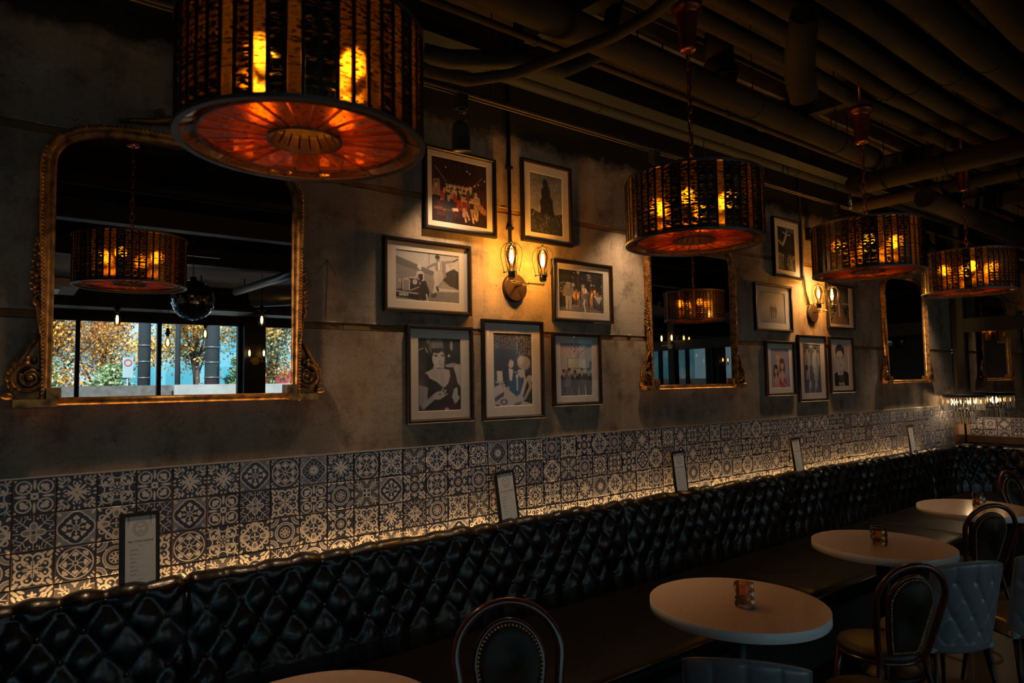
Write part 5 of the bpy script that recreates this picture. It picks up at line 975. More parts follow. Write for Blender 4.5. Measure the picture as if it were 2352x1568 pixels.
    for q in bs: b_ = MB(); b_.sphere((q[0], q[1], zb + 0.187), 0.029, 14, 10, (1, 1, 1.4)); obj('bulb', b_, M['pend_bulb'], t)
    for k, q in enumerate(bs[:4]): point('bulb_light', (q[0]*1.0, q[1], zb + 0.183), 5.0, (1.0, 0.55, 0.18), 0.03, t)
    # chain of oval links, cord, canopy
    zc = ztop; z = zt - 0.01; ch = MB(); k = 0; lk = 0.042
    while z < zc - 0.01:
        pts_ = []
        for j in range(14): th = 2*PI*j/14; u_, v_ = 0.011*math.cos(th), lk*0.62*math.sin(th); pts_.append((x + (u_ if k % 2 else 0), y + (0 if k % 2 else u_), z + lk*0.5 + v_))
        ch.tube(pts_, 0.0032, 6, closed=True); z += lk; k += 1
    obj('chain', ch, M['copper'], t)
    cd = MB(); cd.tube([(x + 0.012*math.sin(j*1.1), y + 0.012*math.cos(j*0.9), zt + (zc - zt)*j/14) for j in range(15)], 0.003, 6); obj('cord', cd, M['iron'], t)
    cn = MB(); cn.lathe([(0.0, zc), (0.034, zc), (0.038, zc + 0.008), (0.036, zc + 0.02), (0.052, zc + 0.17), (0.055, zc + 0.185), (0.072, zc + 0.195), (0.074, zc + 0.225), (0.05, zc + 0.235), (0.0, zc + 0.235)], (x, y, 0), 28); cn.cyl((x, y, zc + 0.23), (x, y, ZC if ztop != 3.30 else 3.54), 0.008, n=10); obj('canopy', cn, M['copper'], t)
    return t
strip_meshes = []; wedge = []
drum_pendant('nearest and largest looking drum pendant, cropped by the top of the photo', 0.584, -1.533, 3.30)
drum_pendant('drum pendant hanging in front of the middle gilt mirror', 2.526, -1.307, 3.335)
drum_pendant('drum pendant hanging to the right of the far picture group', 4.216, -1.320, 3.235)
drum_pendant('farthest drum pendant, cut by the right edge of the photo', 5.877, -1.311, 3.20)

# ================================================================== TABLES, CANDLES, MENUS
def table(label, x, y, sx_=1.0, sy_=1.0):
    t = thing('round_table', label, 'table', (x, y, 0), 0, 'white round pedestal tables')
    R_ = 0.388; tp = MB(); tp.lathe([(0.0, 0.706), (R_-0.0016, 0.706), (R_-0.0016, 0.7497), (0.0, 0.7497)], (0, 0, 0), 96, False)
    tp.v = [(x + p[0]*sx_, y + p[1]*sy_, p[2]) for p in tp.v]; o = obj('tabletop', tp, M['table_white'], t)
    eb = MB(); eb.lathe([(R_-0.0013, 0.7065), (R_, 0.7075), (R_, 0.7487), (R_-0.0013, 0.7499)], (0, 0, 0), 96); eb.v = [(x + p[0]*sx_, y + p[1]*sy_, p[2]) for p in eb.v]; obj('daylit_rim', eb, M['edge_daylit'], t)  # rim split off as its own part to carry the painted window light
    pd = MB(); pd.cyl((x, y, 0.03), (x, y, 0.70), 0.038, n=20); pd.lathe([(0.0, 0.695), (0.13, 0.695), (0.13, 0.705), (0, 0.705)], (x, y, 0), 28); obj('column', pd, M['iron'], t)
    bs = MB(); bs.lathe([(0.0, 0.0), (0.195, 0.0), (0.20, 0.012), (0.17, 0.022), (0.06, 0.040), (0.045, 0.05), (0, 0.05)], (x, y, 0), 40); obj('foot', bs, M['iron'], t); return t
table('nearest white round table, only its far rim showing at the bottom edge', 0.742, -1.232)
table('white round table in front of the tufted grey chair, amber candle cup on it', 2.667, -1.369, 0.975, 1.035)
table('middle white round table with the balloon-back chair in front of it', 4.285, -1.289, 0.975, 1.035)
table('farthest white round table near the corner, partly behind a bentwood chair', 5.992, -1.215, 1.02, 0.98)
am = pane('amber_cut_glass', (1.0, 0.74, 0.34), 2.6, 1.5, 0.03)
def candle(label, x, y, rz):
    t = thing('candle_cup', label, 'candle holder', (x, y, 0.7505), rz, 'amber cut glass candle cups'); t.scale = (1.17,)*3
    n = 12; lv = 7; vs = []; R0 = 0.037
    for j in range(lv):
        for k in range(n): a = 2*PI*(k + 0.5*(j % 2))/n; r_ = R0 + (0.0035 if 0 < j < lv-1 else 0.001) * (1 if (k + j) % 2 else -0.35); vs.append((r_*math.cos(a), r_*math.sin(a), 0.088*j/(lv-1)))
    fs = []
    for j in range(lv-1):
        for k in range(n):
            a, b, c, d = j*n+k, j*n+(k+1) % n, (j+1)*n+k, (j+1)*n+(k+1) % n
            if j % 2 == 0: fs += [(a, b, c), (b, d, c)]
            else: fs += [(a, b, d), (a, d, c)]
    m_ = MB(); m_.add(vs, fs); m_.add([vs[k] for k in range(n)], [tuple(range(n))[::-1]])
    inn = [(0.031, 0.088), (0.030, 0.012)]
    iv = [(r_*math.cos(2*PI*k/n), r_*math.sin(2*PI*k/n), h_) for r_, h_ in inn for k in range(n)]; m_.add(iv, [(k, n+k, n+(k+1) % n, (k+1) % n) for k in range(n)] + [tuple(n + k for k in range(n))])
    o = len(m_.v); top = (lv-1)*n; m_.add([vs[top+k] for k in range(n)] + iv[:n], [(k, (k+1) % n, n+(k+1) % n, n+k) for k in range(n)])
    me = m_.mesh('cup'); me.materials.append(am); oo = bpy.data.objects.new('cup', me); C.objects.link(oo); oo.parent = t
    w_ = MB(); w_.lathe([(0.0, 0.013), (0.027, 0.013), (0.028, 0.030), (0.024, 0.032), (0.0, 0.031)], (0, 0, 0), 20); me = w_.mesh('wax'); me.materials.append(pbr('wax', (0.55, 0.42, 0.28), 0.5)); o2 = bpy.data.objects.new('wax', me); C.objects.link(o2); o2.parent = t
    return t
candle('amber cut-glass candle cup on the table by the tufted chair', 2.645, -1.425, 0.2)
candle('amber cut-glass candle cup on the middle white table', 4.262, -1.285, 0.5)
candle('amber cut-glass candle cup on the farthest white table', 6.062, -1.232, 0.9)

def menu_art():
    c = Cv(150, 330, (0.86, 0.81, 0.73)); ik = (0.12, 0.12, 0.14)
    for rr_, w_ in ((0.115, 0.005), (0.105, 0.003), (0.080, 0.007)):
        m_ = w_/2 - np.abs(np.hypot((c.x-0.5)*c.asp, c.y-0.175) - rr_); c.put(m_/c.px + 0.5, ik, 0.8)
    for k in range(40):
        a = k/40*2*PI; 
        if k % 10 not in (0, 9): c.line((0.5 + 0.090*math.cos(a)/c.asp, 0.175 + 0.090*math.sin(a)), (0.5 + 0.100*math.cos(a)/c.asp, 0.175 + 0.100*math.sin(a)), 0.004, ik, 0.7)
    c.pl([(0.39, 0.140), (0.61, 0.140), (0.54, 0.160), (0.5, 0.163), (0.46, 0.160), (0.39, 0.140)], 0.004, ik); c.line((0.5, 0.162), (0.5, 0.205), 0.004, ik); c.line((0.45, 0.207), (0.55, 0.207), 0.005, ik); c.line((0.40, 0.225), (0.60, 0.225), 0.008, ik, 0.6)
    g = np.random.default_rng(5)
    c.line((0.25, 0.405), (0.78, 0.405), 0.002, ik, 0.5); c.line((0.44, 0.425), (0.56, 0.425), 0.006, ik, 0.8)
    y = 0.475
    for k in range(7):
        c.line((0.16, y), (0.16 + 0.12 + 0.16*g.random(), y), 0.007, ik, 0.85); c.line((0.86, y), (0.89, y), 0.004, ik, 0.6); c.line((0.16, y + 0.017), (0.16 + 0.25 + 0.3*g.random(), y + 0.017), 0.004, ik, 0.5); y += 0.058
    c.line((0.42, 0.90), (0.62, 0.90), 0.006, ik, 0.7); return c.a
menu_m = printed('menu_sheet', menu_art(), 0.85, 0.2)
def menu(label, x, tilt=0.0, yaw_=0.0):
    """x: centre. board leaning on the wall edge of the bench top."""
    t = thing('menu_board', label, 'menu', (x, -0.072, 0.985), yaw_, 'clipboard menus propped along the bench top'); W_, H_ = 0.150, 0.30
    b_ = MB(); b_.box(-W_/2, W_/2, -0.004, 0.004, -0.03, H_ - 0.03); me = b_.mesh('board'); me.materials.append(M['frame_black']); o = bpy.data.objects.new('board', me); C.objects.link(o); o.parent = t; o.rotation_euler = (-0.10, tilt, 0)
    p_ = MB(); pw, ph = 0.112, 0.272; p_.add([(-pw/2 + 0.003, -0.0062, -0.028), (pw/2 + 0.003, -0.0062, -0.028), (pw/2 + 0.003, -0.0062, ph - 0.018), (-pw/2 + 0.003, -0.0062, ph - 0.018)], [(0, 1, 2, 3)]); me = p_.mesh('sheet'); uv_xz(me); me.materials.append(menu_m); s_ = bpy.data.objects.new('sheet', me); C.objects.link(s_); s_.parent = o
    st_ = MB(); st_.box(-pw/2 + 0.003, pw/2 + 0.003, -0.0060, -0.0042, -0.028, ph - 0.018); me = st_.mesh('sheet_stack'); me.materials.append(M['paper']); s2 = bpy.data.objects.new('sheet_stack', me); C.objects.link(s2); s2.parent = o
    cp = MB(); cp.box(-W_/2 + 0.004, W_/2 - 0.004, -0.010, -0.003, H_ - 0.046, H_ - 0.034)
    for s2_ in (-1, 1): cp.tube([(s2_*0.040, -0.008, H_ - 0.044), (s2_*0.041, -0.012, H_ - 0.055), (s2_*0.040, -0.0075, H_ - 0.064)], 0.0016, 6); cp.sphere((s2_*0.066, -0.006, H_ - 0.040), 0.006, 8, 5, (1, .5, 1))
    me = cp.mesh('clip_bar'); me.materials.append(M['rust_plate']); s3 = bpy.data.objects.new('clip_bar', me); C.objects.link(s3); s3.parent = o
    cu = bpy.data.curves.new('title', 'FONT'); cu.body = 'Beer Wine Cocktails'; cu.size = 0.0125; cu.align_x = 'CENTER'; cu.shear = 0.45; cu.space_character = 0.9; cu.resolution_u = 2
    tx = bpy.data.objects.new('title_lettering', cu); C.objects.link(tx)
    dg = bpy.context.evaluated_depsgraph_get(); me = bpy.data.meshes.new_from_object(tx.evaluated_get(dg)); bpy.data.objects.remove(tx); me.materials.clear(); me.materials.append(M['ink']); tx = bpy.data.objects.new('title_lettering', me); C.objects.link(tx); tx.parent = o; tx.location = (0.003, -0.0066, 0.150); tx.rotation_euler = (PI/2, 0, 0)
    return t
menu('nearest clipboard menu propped above the bench on the left', 0.43, 0.0, 0.0)
menu('second clipboard menu, leaning slightly left below the picture group', 2.34, -0.06, 0.02)
menu('third clipboard menu, below the drum pendant and middle mirror', 3.91, -0.02, 0.0)
menu('fourth clipboard menu, below the far picture group', 5.50, -0.05, 0.0)
menu('farthest clipboard menu, near the corner lamp', 7.79, -0.04, 0.0)

# ================================================================== CHAIRS (facing +Y in their own axes)
def pear(n, wtop, wbot, z0, z1, zc, off=0.0):
    """half outline of a balloon back: list of (x, z) from lower left over the top to lower right."""
    L = []
    for k in range(n + 1):
        s_ = k / n; a = PI * (1 - s_)
        L.append((wtop * math.cos(a), zc + (z1 - zc) * math.sin(a)))
    lo = [(-(wbot + (wtop - wbot) * (q ** 0.75)), z0 + (zc - z0) * q) for q in np.linspace(0, 1, 9)[:-1]]
    return lo + L + [(-x, z) for x, z in lo[::-1]]
def lean(z): return -0.185 - max(0, z - 0.45) * 0.26
def bentwood(label, loc, rz, sc_=1.0):
    t = thing('bentwood_chair', label, 'chair', (*loc, 0), rz, 'bentwood chairs with padded balloon backs'); t.scale = (sc_,)*3
    A = lambda name, mb, mat: link(name, mb, mat, t)
    out = pear(22, 0.190, 0.125, 0.47, 0.975, 0.80); fr = MB(); pts_ = [(x, lean(z), z) for x, z in out]
    pts_ = [(-0.20, -0.27, 0.0), (-0.165, -0.225, 0.22), (-0.135, -0.195, 0.40)] + pts_ + [(0.135, -0.195, 0.40), (0.165, -0.225, 0.22), (0.20, -0.27, 0.0)]
    fr.tube(pts_, [0.013, 0.014, 0.015] + [0.0165]*(len(pts_)-6) + [0.015, 0.014, 0.013], 12); A('bent_frame', fr, M['dark_wood'])
    inn = pear(22, 0.122, 0.070, 0.50, 0.915, 0.775); rim = MB(); rim.tube([(x, lean(z) + 0.004, z) for x, z in inn], 0.011, 10); rim.tube([(-0.07, lean(.5), 0.505), (0.07, lean(.5), 0.505)], 0.010, 8); A('pad_rim', rim, M['dark_wood'])
    pd = MB(); loop = pear(22, 0.114, 0.064, 0.508, 0.905, 0.775); n = len(loop); cz = 0.74
    lv = [(1.0, 0.010), (0.96, 0.020), (0.80, 0.027), (0.5, 0.031), (0.2, 0.032)]
    for sgn in (1, -1):
        vs = [(x*k_, lean(z) + sgn*y_, cz + (z-cz)*k_) for k_, y_ in lv for x, z in loop]
        pd.add(vs, [(i*n+k, i*n+(k+1) % n, (i+1)*n+(k+1) % n, (i+1)*n+k) for i in range(4) for k in range(n)] + [tuple(4*n+k for k in range(n))], True)
    A('back_pad', pd, M['pad'])
    nl = MB(); P = loop; acc = 0
    for i in range(n):
        p, q = P[i], P[(i+1) % n]; L_ = math.hypot(q[0]-p[0], q[1]-p[1])
        while acc < L_:
            x, z = p[0] + (q[0]-p[0])*acc/L_, p[1] + (q[1]-p[1])*acc/L_
            for sgn in (1, -1): nl.sphere((x, lean(z) + sgn*0.016, z), 0.0050, 6, 4)
            acc += 0.0135
        acc -= L_
    A('nail_trim', nl, M['nail'])
    st = MB(); st.lathe([(0.0, 0.425), (0.185, 0.425), (0.205, 0.435), (0.205, 0.452), (0.0, 0.455)], (0, 0, 0), 36); A('seat_ring', st, M['dark_wood'])
    cs = MB(); cs.lathe([(0.0, 0.452), (0.198, 0.453), (0.206, 0.468), (0.196, 0.486), (0.15, 0.498), (0.0, 0.503)], (0, 0, 0), 36); A('seat', cs, M['seat_brown'])
    for s_ in (-1, 1): lg_ = MB(); lg_.tube([(s_*0.14, 0.13, 0.43), (s_*0.155, 0.155, 0.22), (s_*0.175, 0.19, 0.0)], [0.016, 0.014, 0.011], 12); A('leg', lg_, M['dark_wood'])
    hp = MB(); hp.tube([(0.155*math.cos(2*PI*k/28), 0.155*math.sin(2*PI*k/28) - 0.01, 0.22) for k in range(28)], 0.008, 8, closed=True); A('leg_hoop', hp, M['dark_wood']); return t
def link(name, mb, mat, t):
    me = mb.mesh(name); me.materials.append(mat); o = bpy.data.objects.new(name, me); C.objects.link(o); o.parent = t; return o
def tufted_chair(label, loc, rz, sc_=1.0):
    t = thing('tufted_chair', label, 'chair', (*loc, 0), rz, 'grey tufted leather chairs'); t.scale = (sc_,)*3
    W_, z0, z1 = 0.222, 0.38, 0.885
    btn = [(-0.115, 0.79), (0.0, 0.79), (0.115, 0.79), (-0.058, 0.695), (0.058, 0.695), (-0.115, 0.60), (0.0, 0.60), (0.115, 0.60), (-0.058, 0.505), (0.058, 0.505)]
    def surf(u_, v_, side):
        wd = W_ * (0.93 + 0.07*v_) ; x = (u_*2 - 1); zt_ = z1 - 0.020*abs(x)**4 + 0.012*math.cos(x*2.2)
        X = x * wd; Z = z0 + (zt_ - z0)*v_; y = -0.20 - 0.10*v_ + 0.060*abs(x)**2.2
        e = max(0, 1 - abs(x)**10) * max(0, 1 - abs(2*v_ - 1)**14)
        d = 0
        if side < 0:
            a = X/0.115 + (Z - 0.79)/0.19; b = X/0.115 - (Z - 0.79)/0.19; inz = 1 if Z < 0.80 else 0
            fold = min(abs(math.sin(PI*a)), abs(math.sin(PI*b))) if 0.44 < Z < 0.79 else (abs(math.sin(PI*X/0.115)) if Z >= 0.79 else 1)
            d = 0.010 * (1 - math.exp(-fold*3.2)) - 0.006
            for bx, bz in btn: r2 = (X-bx)**2 + (Z-bz)**2; d -= 0.010*math.exp(-r2/0.00022)
        return (X, y + side*(0.022*e**0.5 + d), Z)
    bk = MB(); bk.grid(lambda u_, v_: surf(u_, v_, -1), 60, 66); bk.grid(lambda u_, v_: surf(u_, v_, 1), 24, 24); link('backrest', bk, M['grey_leather'], t)
    ed = MB(); pth = []
    for v_ in np.linspace(0.02, 1, 12): pth.append(surf(0.0, v_, 0))
    for u_ in np.linspace(0, 1, 24)[1:]: pth.append(surf(u_, 1.0, 0))
    for v_ in np.linspace(1, 0.02, 12)[1:]: pth.append(surf(1.0, v_, 0))
    ed.tube(pth, 0.0055, 8); link('piping', ed, M['grey_leather'], t)
    bn = MB()
    for bx, bz in btn: p = surf((bx/(W_*0.96) + 1)/2, (bz - z0)/(z1 - z0), -1); bn.sphere((p[0], p[1] + 0.001, p[2]), 0.0085, 10, 6, (1, 0.6, 1))
    link('buttons', bn, M['grey_leather'], t)
    st = MB(); st.grid(lambda u_, v_: ((u_*2-1)*0.215*(1-0.0*v_), -0.19 + 0.42*v_, 0.40 + 0.075*(max(0, 1-abs(2*u_-1)**8)*max(0, 1-abs(2*v_-1)**8))**0.5), 24, 24); st.box(-0.205, 0.205, -0.18, 0.22, 0.385, 0.415); link('seat', st, M['grey_leather'], t)
    for sx_ in (-1, 1):
        for sy_ in (-1, 1): lg_ = MB(); lg_.tube([(sx_*0.165, sy_*0.155, 0.39), (sx_*0.205, sy_*0.215 - 0.01, 0.0)], [0.016, 0.009], 12); link('leg', lg_, M['iron'], t)
    return t
R = math.radians
# rotation: chair faces azimuth a measured from +Y towards +X  -> rz = -a
bentwood('dark bentwood balloon-back chair standing by the bench between the first two tables', (1.290, -1.540), R(180 - 27))
bentwood('dark bentwood balloon-back chair at the middle table, overlapping the tufted chair', (3.485, -1.61), R(-30), 0.92)
bentwood('dark bentwood balloon-back chair in front of the farthest table', (5.455, -1.33), R(-35), 0.92)
bentwood('dark bentwood chair beyond the farthest table, half cut by the right edge', (7.16, -1.37), R(170), 0.92)
tufted_chair('grey tufted leather chair showing its whole buttoned back at lower right', (4.01, -1.68), R(-28), 0.93)
tufted_chair('grey tufted leather chair with only its top edge in frame at the bottom', (2.17, -1.73), R(-53), 0.93)
tufted_chair('grey tufted leather chair sliced by the right edge of the photo', (4.55, -1.88), R(-28), 0.93)
t = thing('low_stool', 'round stool with tan seat near the second table at the bottom edge', 'stool', (2.86, -1.86, 0))
s_ = MB(); s_.lathe([(0, .43), (.17, .43), (.178, .445), (.17, .462), (.1, .47), (0, .472)], (0, 0, 0), 36); link('seat', s_, M['seat_tan'], t)
for k in range(4): a = PI/4 + k*PI/2; l_ = MB(); l_.cyl((0.10*math.cos(a), 0.10*math.sin(a), 0.43), (0.16*math.cos(a), 0.16*math.sin(a), 0.0), 0.012, 0.010, 10); link('leg', l_, M['dark_wood'], t)

# ================================================================== CRYSTAL LAMP IN THE CORNER
LX, LY = 8.76, -0.245
t = thing('crystal_lamp', 'two-tier crystal prism lamp on a black rod in the corner above the bench', 'lamp', (LX, LY, 0.985))
c_ = MB(); c_.lathe([(0.0, 1.565), (0.205, 1.565), (0.210, 1.560), (0.210, 1.530), (0.198, 1.526), (0, 1.530)], (LX, LY, 0), 40); c_.lathe([(0.09, 1.385), (0.095, 1.385), (0.095, 1.37), (0.09, 1.37), (0.09, 1.385)], (LX, LY, 0), 30, False); obj('canopy_band', c_, M['black'], t)
rd = MB(); rd.cyl((LX, LY, 0.995), (LX, LY, 1.53), 0.011, n=12); rd.lathe([(0, 0.982), (0.075, 0.982), (0.075, 0.992), (0.02, 1.0), (0, 1.0)], (LX, LY, 0), 24); obj('rod', rd, M['black'], t)
cg = pbr('crystal', (0.98, 0.97, 0.95), 0.02, spec=0.9, trans=0.9, ior=1.5)
def prism_drop(r_, k, n, z0, z1):
    a = 2*PI*k/n; x, y = LX + r_*math.cos(a), LY + r_*math.sin(a); m_ = MB(); m_.lathe([(0.0, z0), (0.0065, z0 + 0.010), (0.0075, z0 + 0.02), (0.0075, z1), (0.0, z1)], (x, y, 0), 5, False, a); obj('crystal_prism', m_, cg, t)
for k in range(36): prism_drop(0.197, k, 36, 1.372 + 0.004*(k % 2), 1.526)
for k in range(18): prism_drop(0.090, k, 18, 1.225, 1.368)
for k in range(5):
    a = 2*PI*k/5 + .3; x, y = LX + 0.11*math.cos(a), LY + 0.11*math.sin(a); b_ = MB(); b_.sphere((x, y, 1.475), 0.012, 10, 8, (1, 1, 1.9)); obj('bulb', b_, M['filament_soft'], t)
    b_ = MB(); b_.cyl((x, y, 1.40), (x, y, 1.452), 0.008, n=10); b_.tube([(LX, LY, 1.40), (x, y, 1.40)], 0.004, 6); obj('candle_socket', b_, M['black'], t)
point('bulb_light', (LX, LY, 1.47), 8, (1.0, 0.66, 0.34), 0.04, t)

# ================================================================== TRACK AND SPOTS
t = thing('lighting_track', 'long twin-rail lighting track along the top of the concrete wall', 'track', (3.0, -0.3, 3.33))
m_ = MB(); m_.box(-2, 9.1, -0.318, -0.282, 3.335, 3.352); m_.box(-2, 9.1, -0.3015, -0.2985, 3.325, 3.335); obj('track_body', m_, M['black'], t)
for y in (-0.316, -0.284): m_ = MB(); m_.box(-2, 9.1, y - 0.004, y + 0.004, 3.322, 3.3345); obj('rail', m_, M['track'], t)
for x in (-1.4, 0.4, 2.1, 4.0, 5.9, 7.8): m_ = MB(); m_.cyl((x, -0.3, 3.352), (x, -0.3, ZC), 0.004, n=8); obj('hanger_rod', m_, M['iron'], t)
def spot(label, x, aim, energy, size=62, col=(1.0, 0.67, 0.38), zz=3.30):
    t = thing('track_spotlight', label, 'spotlight', (x, -0.3, zz), 0, 'black spotlights on the wall track')
    a = MB(); a.box(x-0.03, x+0.03, -0.325, -0.275, zz - 0.055, zz + 0.020); a.cyl((x + 0.01, -0.3, zz - 0.075), (x + 0.01, -0.3, zz - 0.055), 0.022, n=16); obj('adapter', a, M['black'], t)
    yk = MB(); yk.tube([(x+0.028, -0.3, zz-0.07), (x+0.054, -0.3, zz-0.10), (x+0.054, -0.3, zz-0.17)], 0.004, 8); yk.tube([(x-0.01, -0.3, zz-0.07), (x+0.012, -0.31, zz-0.10), (x, -0.3, zz-0.13)], 0.0035, 6); obj('yoke', yk, M['black'], t)
    p = Vector((x, -0.30, zz - 0.115)); d = (Vector(aim) - p).normalized(); b = MB(); q = p + d*0.165
    pf = [(0.006, 0.0), (0.030, 0.006), (0.044, 0.025), (0.050, 0.05), (0.050, 0.155), (0.052, 0.158), (0.050, 0.165), (0.044, 0.165), (0.040, 0.12), (0.0, 0.115)]
    rot = d.to_track_quat('Z', 'Y'); n = 26; vs = []
    for r_, h_ in pf:
        for k in range(n): v = rot @ Vector((r_*math.cos(2*PI*k/n), r_*math.sin(2*PI*k/n), h_)); vs.append(p + v)
    b.add(vs, [(i*n+k, i*n+(k+1) % n, (i+1)*n+(k+1) % n, (i+1)*n+k) for i in range(len(pf)-1) for k in range(n)], True); obj('can', b, M['black'], t)
    ln = MB(); c2 = p + d*0.128; ln.add([c2 + rot @ Vector((0.037*math.cos(2*PI*k/20), 0.037*math.sin(2*PI*k/20), 0)) for k in range(20)], [tuple(range(20))]); obj('lens', ln, emit('lens_%d' % int(x*10), (1.0, 0.75, 0.45), 6 if energy > 1 else 0.3), t)
    L = bpy.data.lights.new('spot_light', 'SPOT'); L.energy = energy; L.color = col; L.spot_size = R(size); L.spot_blend = 1.0; L.shadow_soft_size = 0.03
    o = bpy.data.objects.new('spot_light', L); C.objects.link(o); o.parent = t; o.location = p + d*0.17 - t.location; o.rotation_euler = d.to_track_quat('-Z', 'Y').to_euler(); return t
spot('black can spotlight on the track above the party photograph', 1.89, (2.05, -0.02, 1.7), 46, 88)
spot('black spotlight on the track left of the near picture group, hidden by the nearest pendant', 0.55, (0.75, -0.02, 1.4), 50, 92, (1.0, 0.62, 0.34))
spot('black spotlight on the track behind the second drum pendant', 3.45, (3.35, -0.02, 1.7), 42, 88)
spot('black spotlight on the track above the far picture group', 5.90, (5.75, -0.02, 1.7), 60, 86)
spot('black angled spotlight on the track left of the farthest pendant', 8.01, (8.0, -0.02, 1.6), 115, 92, (1.0, 0.72, 0.48))

# ================================================================== OVERHEAD PIPES
def pipe(name, label, pts_, rad, mat='pipe', cat='pipe', straps=(), caps=False, group=None):
    t = thing(name, label, cat, tuple(pts_[0]), 0, group); m_ = MB(); m_.tube(pts_, rad, 20); obj('tube', m_, M[mat], t)
    P = [Vector(p) for p in pts_]; tot = sum((b-a).length for a, b in zip(P[:-1], P[1:]))
    for s_ in straps:
        d = s_*tot
        for a, b in zip(P[:-1], P[1:]):
            L_ = (b-a).length
            if d <= L_:
                c = a + (b-a)*(d/L_); dr = (b-a).normalized(); r_ = rad if not isinstance(rad, list) else rad[0]
                st = MB(); st.cyl(c - dr*0.012, c + dr*0.012, r_ + 0.004, n=20); st.tube([c + Vector((0, 0, r_)), c + Vector((0, 0, max(0.02, ZC - c.z)))], 0.004, 6); obj('strap_hanger', st, M['pipe_dark'], t); break
            d -= L_
    if caps:
        for p in (P[0], P[-1]): e = MB(); e.sphere(p, (rad if not isinstance(rad, list) else rad[0]) * 1.18, 18, 12); obj('end_cap', e, M[mat], t)
    return t
pipe('overhead_pipe', 'thick insulated pipe running above the drum pendants', [(-3, -0.98, 3.47), (1.5, -0.98, 3.47), (4.6, -0.92, 3.47), (5.30, -0.90, 3.47)], 0.078, straps=(0.25, 0.52, 0.80, 0.93))
pb = 'insulated pipes bundled side by side under the ceiling'
for k, (y, r_, z) in enumerate([(-1.22, 0.050, 3.62), (-1.385, 0.050, 3.63), (-1.55, 0.070, 3.62), (-1.73, 0.080, 3.64), (-1.95, 0.085, 3.63), (-2.19, 0.095, 3.65)]):
    wob = 0.018*(k % 3 - 1)
    pipe('bundled_pipe', ['slim pipe nearest the wall in the ceiling bundle', 'second pipe from the wall in the ceiling bundle', 'third pipe of the ceiling bundle, slightly kinked', 'fourth pipe of the ceiling bundle from the wall', 'fifth, thick pipe of the ceiling bundle', 'outermost and thickest pipe of the ceiling bundle'][k],
         [(-2.5, y, z), (1.6, y, z), (3.6, y, z), (4.3, y + wob, z - 0.03 + wob), (5.0, y + wob, z - 0.02), (6.5, y, z), (9.1, y + 0.03*wob, z)], r_, straps=(0.35, 0.6, 0.8), group=pb)
pipe('cross_pipe', 'thick capped pipe crossing above the third pendant', [(5.42, -0.72, 3.32), (5.42, -2.85, 3.32)], 0.078, straps=(0.1, 0.3, 0.6), caps=True)
pipe('cross_pipe', 'thinner pipe crossing above the farthest pendant', [(6.02, -0.42, 3.30), (6.02, -2.85, 3.30)], 0.055, straps=(0.25, 0.29, 0.5))
pipe('overhead_pipe', 'pipe descending to the right above the farthest pendant', [(5.62, -1.13, 3.155), (6.6, -1.10, 3.145), (9.15, -1.02, 3.14)], 0.075, straps=(0.3, 0.7))
pipe('overhead_pipe', 'dark service pipe tight above the wall track', [(-3, -0.13, 3.62), (9.2, -0.13, 3.62)], 0.05, 'pipe_dark', straps=(0.3, 0.5, 0.7))
pipe('overhead_pipe', 'slim pipe along the wall left of the main insulated pipe', [(0.5, -0.55, 3.62), (9.1, -0.55, 3.60)], 0.020, 'pipe', straps=(0.2, 0.4, 0.6, 0.8))
pipe('drop_duct', 'short wrapped duct slanting down from the pipe bundle', [(2.90, -1.69, 3.47), (3.05, -1.58, 3.40), (3.18, -1.50, 3.33), (3.27, -1.47, 3.23)], [0.066, 0.072, 0.075, 0.070], caps=False)
t = thing('duct_elbow', 'round insulated elbow ball between the ceiling pipes', 'duct', (3.60, -0.735, 3.74)); m_ = MB(); m_.sphere((3.60, -0.735, 3.74), 0.125, 26, 16, (1, 0.85, 1)); m_.cyl((3.60, -0.735, 3.8), (3.60, -0.735, ZC), 0.09, n=20); obj('elbow', m_, M['pipe'], t); m_ = MB(); m_.tube([(3.60 + 0.128*math.cos(a), -0.735 + 0.11*math.sin(a), 3.72 + 0.03*math.cos(a)) for a in np.linspace(0, 2*PI, 25)[:-1]], 0.006, 6, closed=True); obj('strap', m_, M['pipe_dark'], t)
pipe('flexible_duct', 'sagging flexible hose lit along its underside at the top', [(0.75, -1.0, 3.25), (1.15, -0.82, 3.17), (1.42, -0.75, 3.15), (1.66, -0.70, 3.19), (1.90, -0.74, 3.27), (2.04, -0.92, 3.32), (2.13, -1.20, 3.335), (2.14, -1.42, 3.34), (2.12, -1.65, 3.37), (2.1, -2.3, 3.50)], 0.028, 'pipe')
pipe('flexible_duct', 'darker sagging hose looping behind the first one', [(0.7, -0.78, 3.34), (1.2, -0.66, 3.26), (1.6, -0.64, 3.30), (1.95, -0.68, 3.38), (2.25, -0.72, 3.40), (2.55, -0.74, 3.58), (2.65, -0.74, 3.92)], 0.045, 'pipe_dark')
t = thing('cable_tray', 'dark steel channel running along the wall behind the track', 'channel', (3, -0.44, 3.5)); m_ = MB(); m_.box(-3, 9.1, -0.50, -0.38, 3.49, 3.50); m_.box(-3, 9.1, -0.50, -0.492, 3.50, 3.56); m_.box(-3, 9.1, -0.388, -0.38, 3.50, 3.56); obj('channel', m_, M['pipe_dark'], t)
for x in (-1, 1.2, 3.4, 5.6, 7.8): m_ = MB(); m_.cyl((x, -0.44, 3.5), (x, -0.44, ZC), 0.005, n=8); obj('hanger_rod', m_, M['pipe_dark'], t)
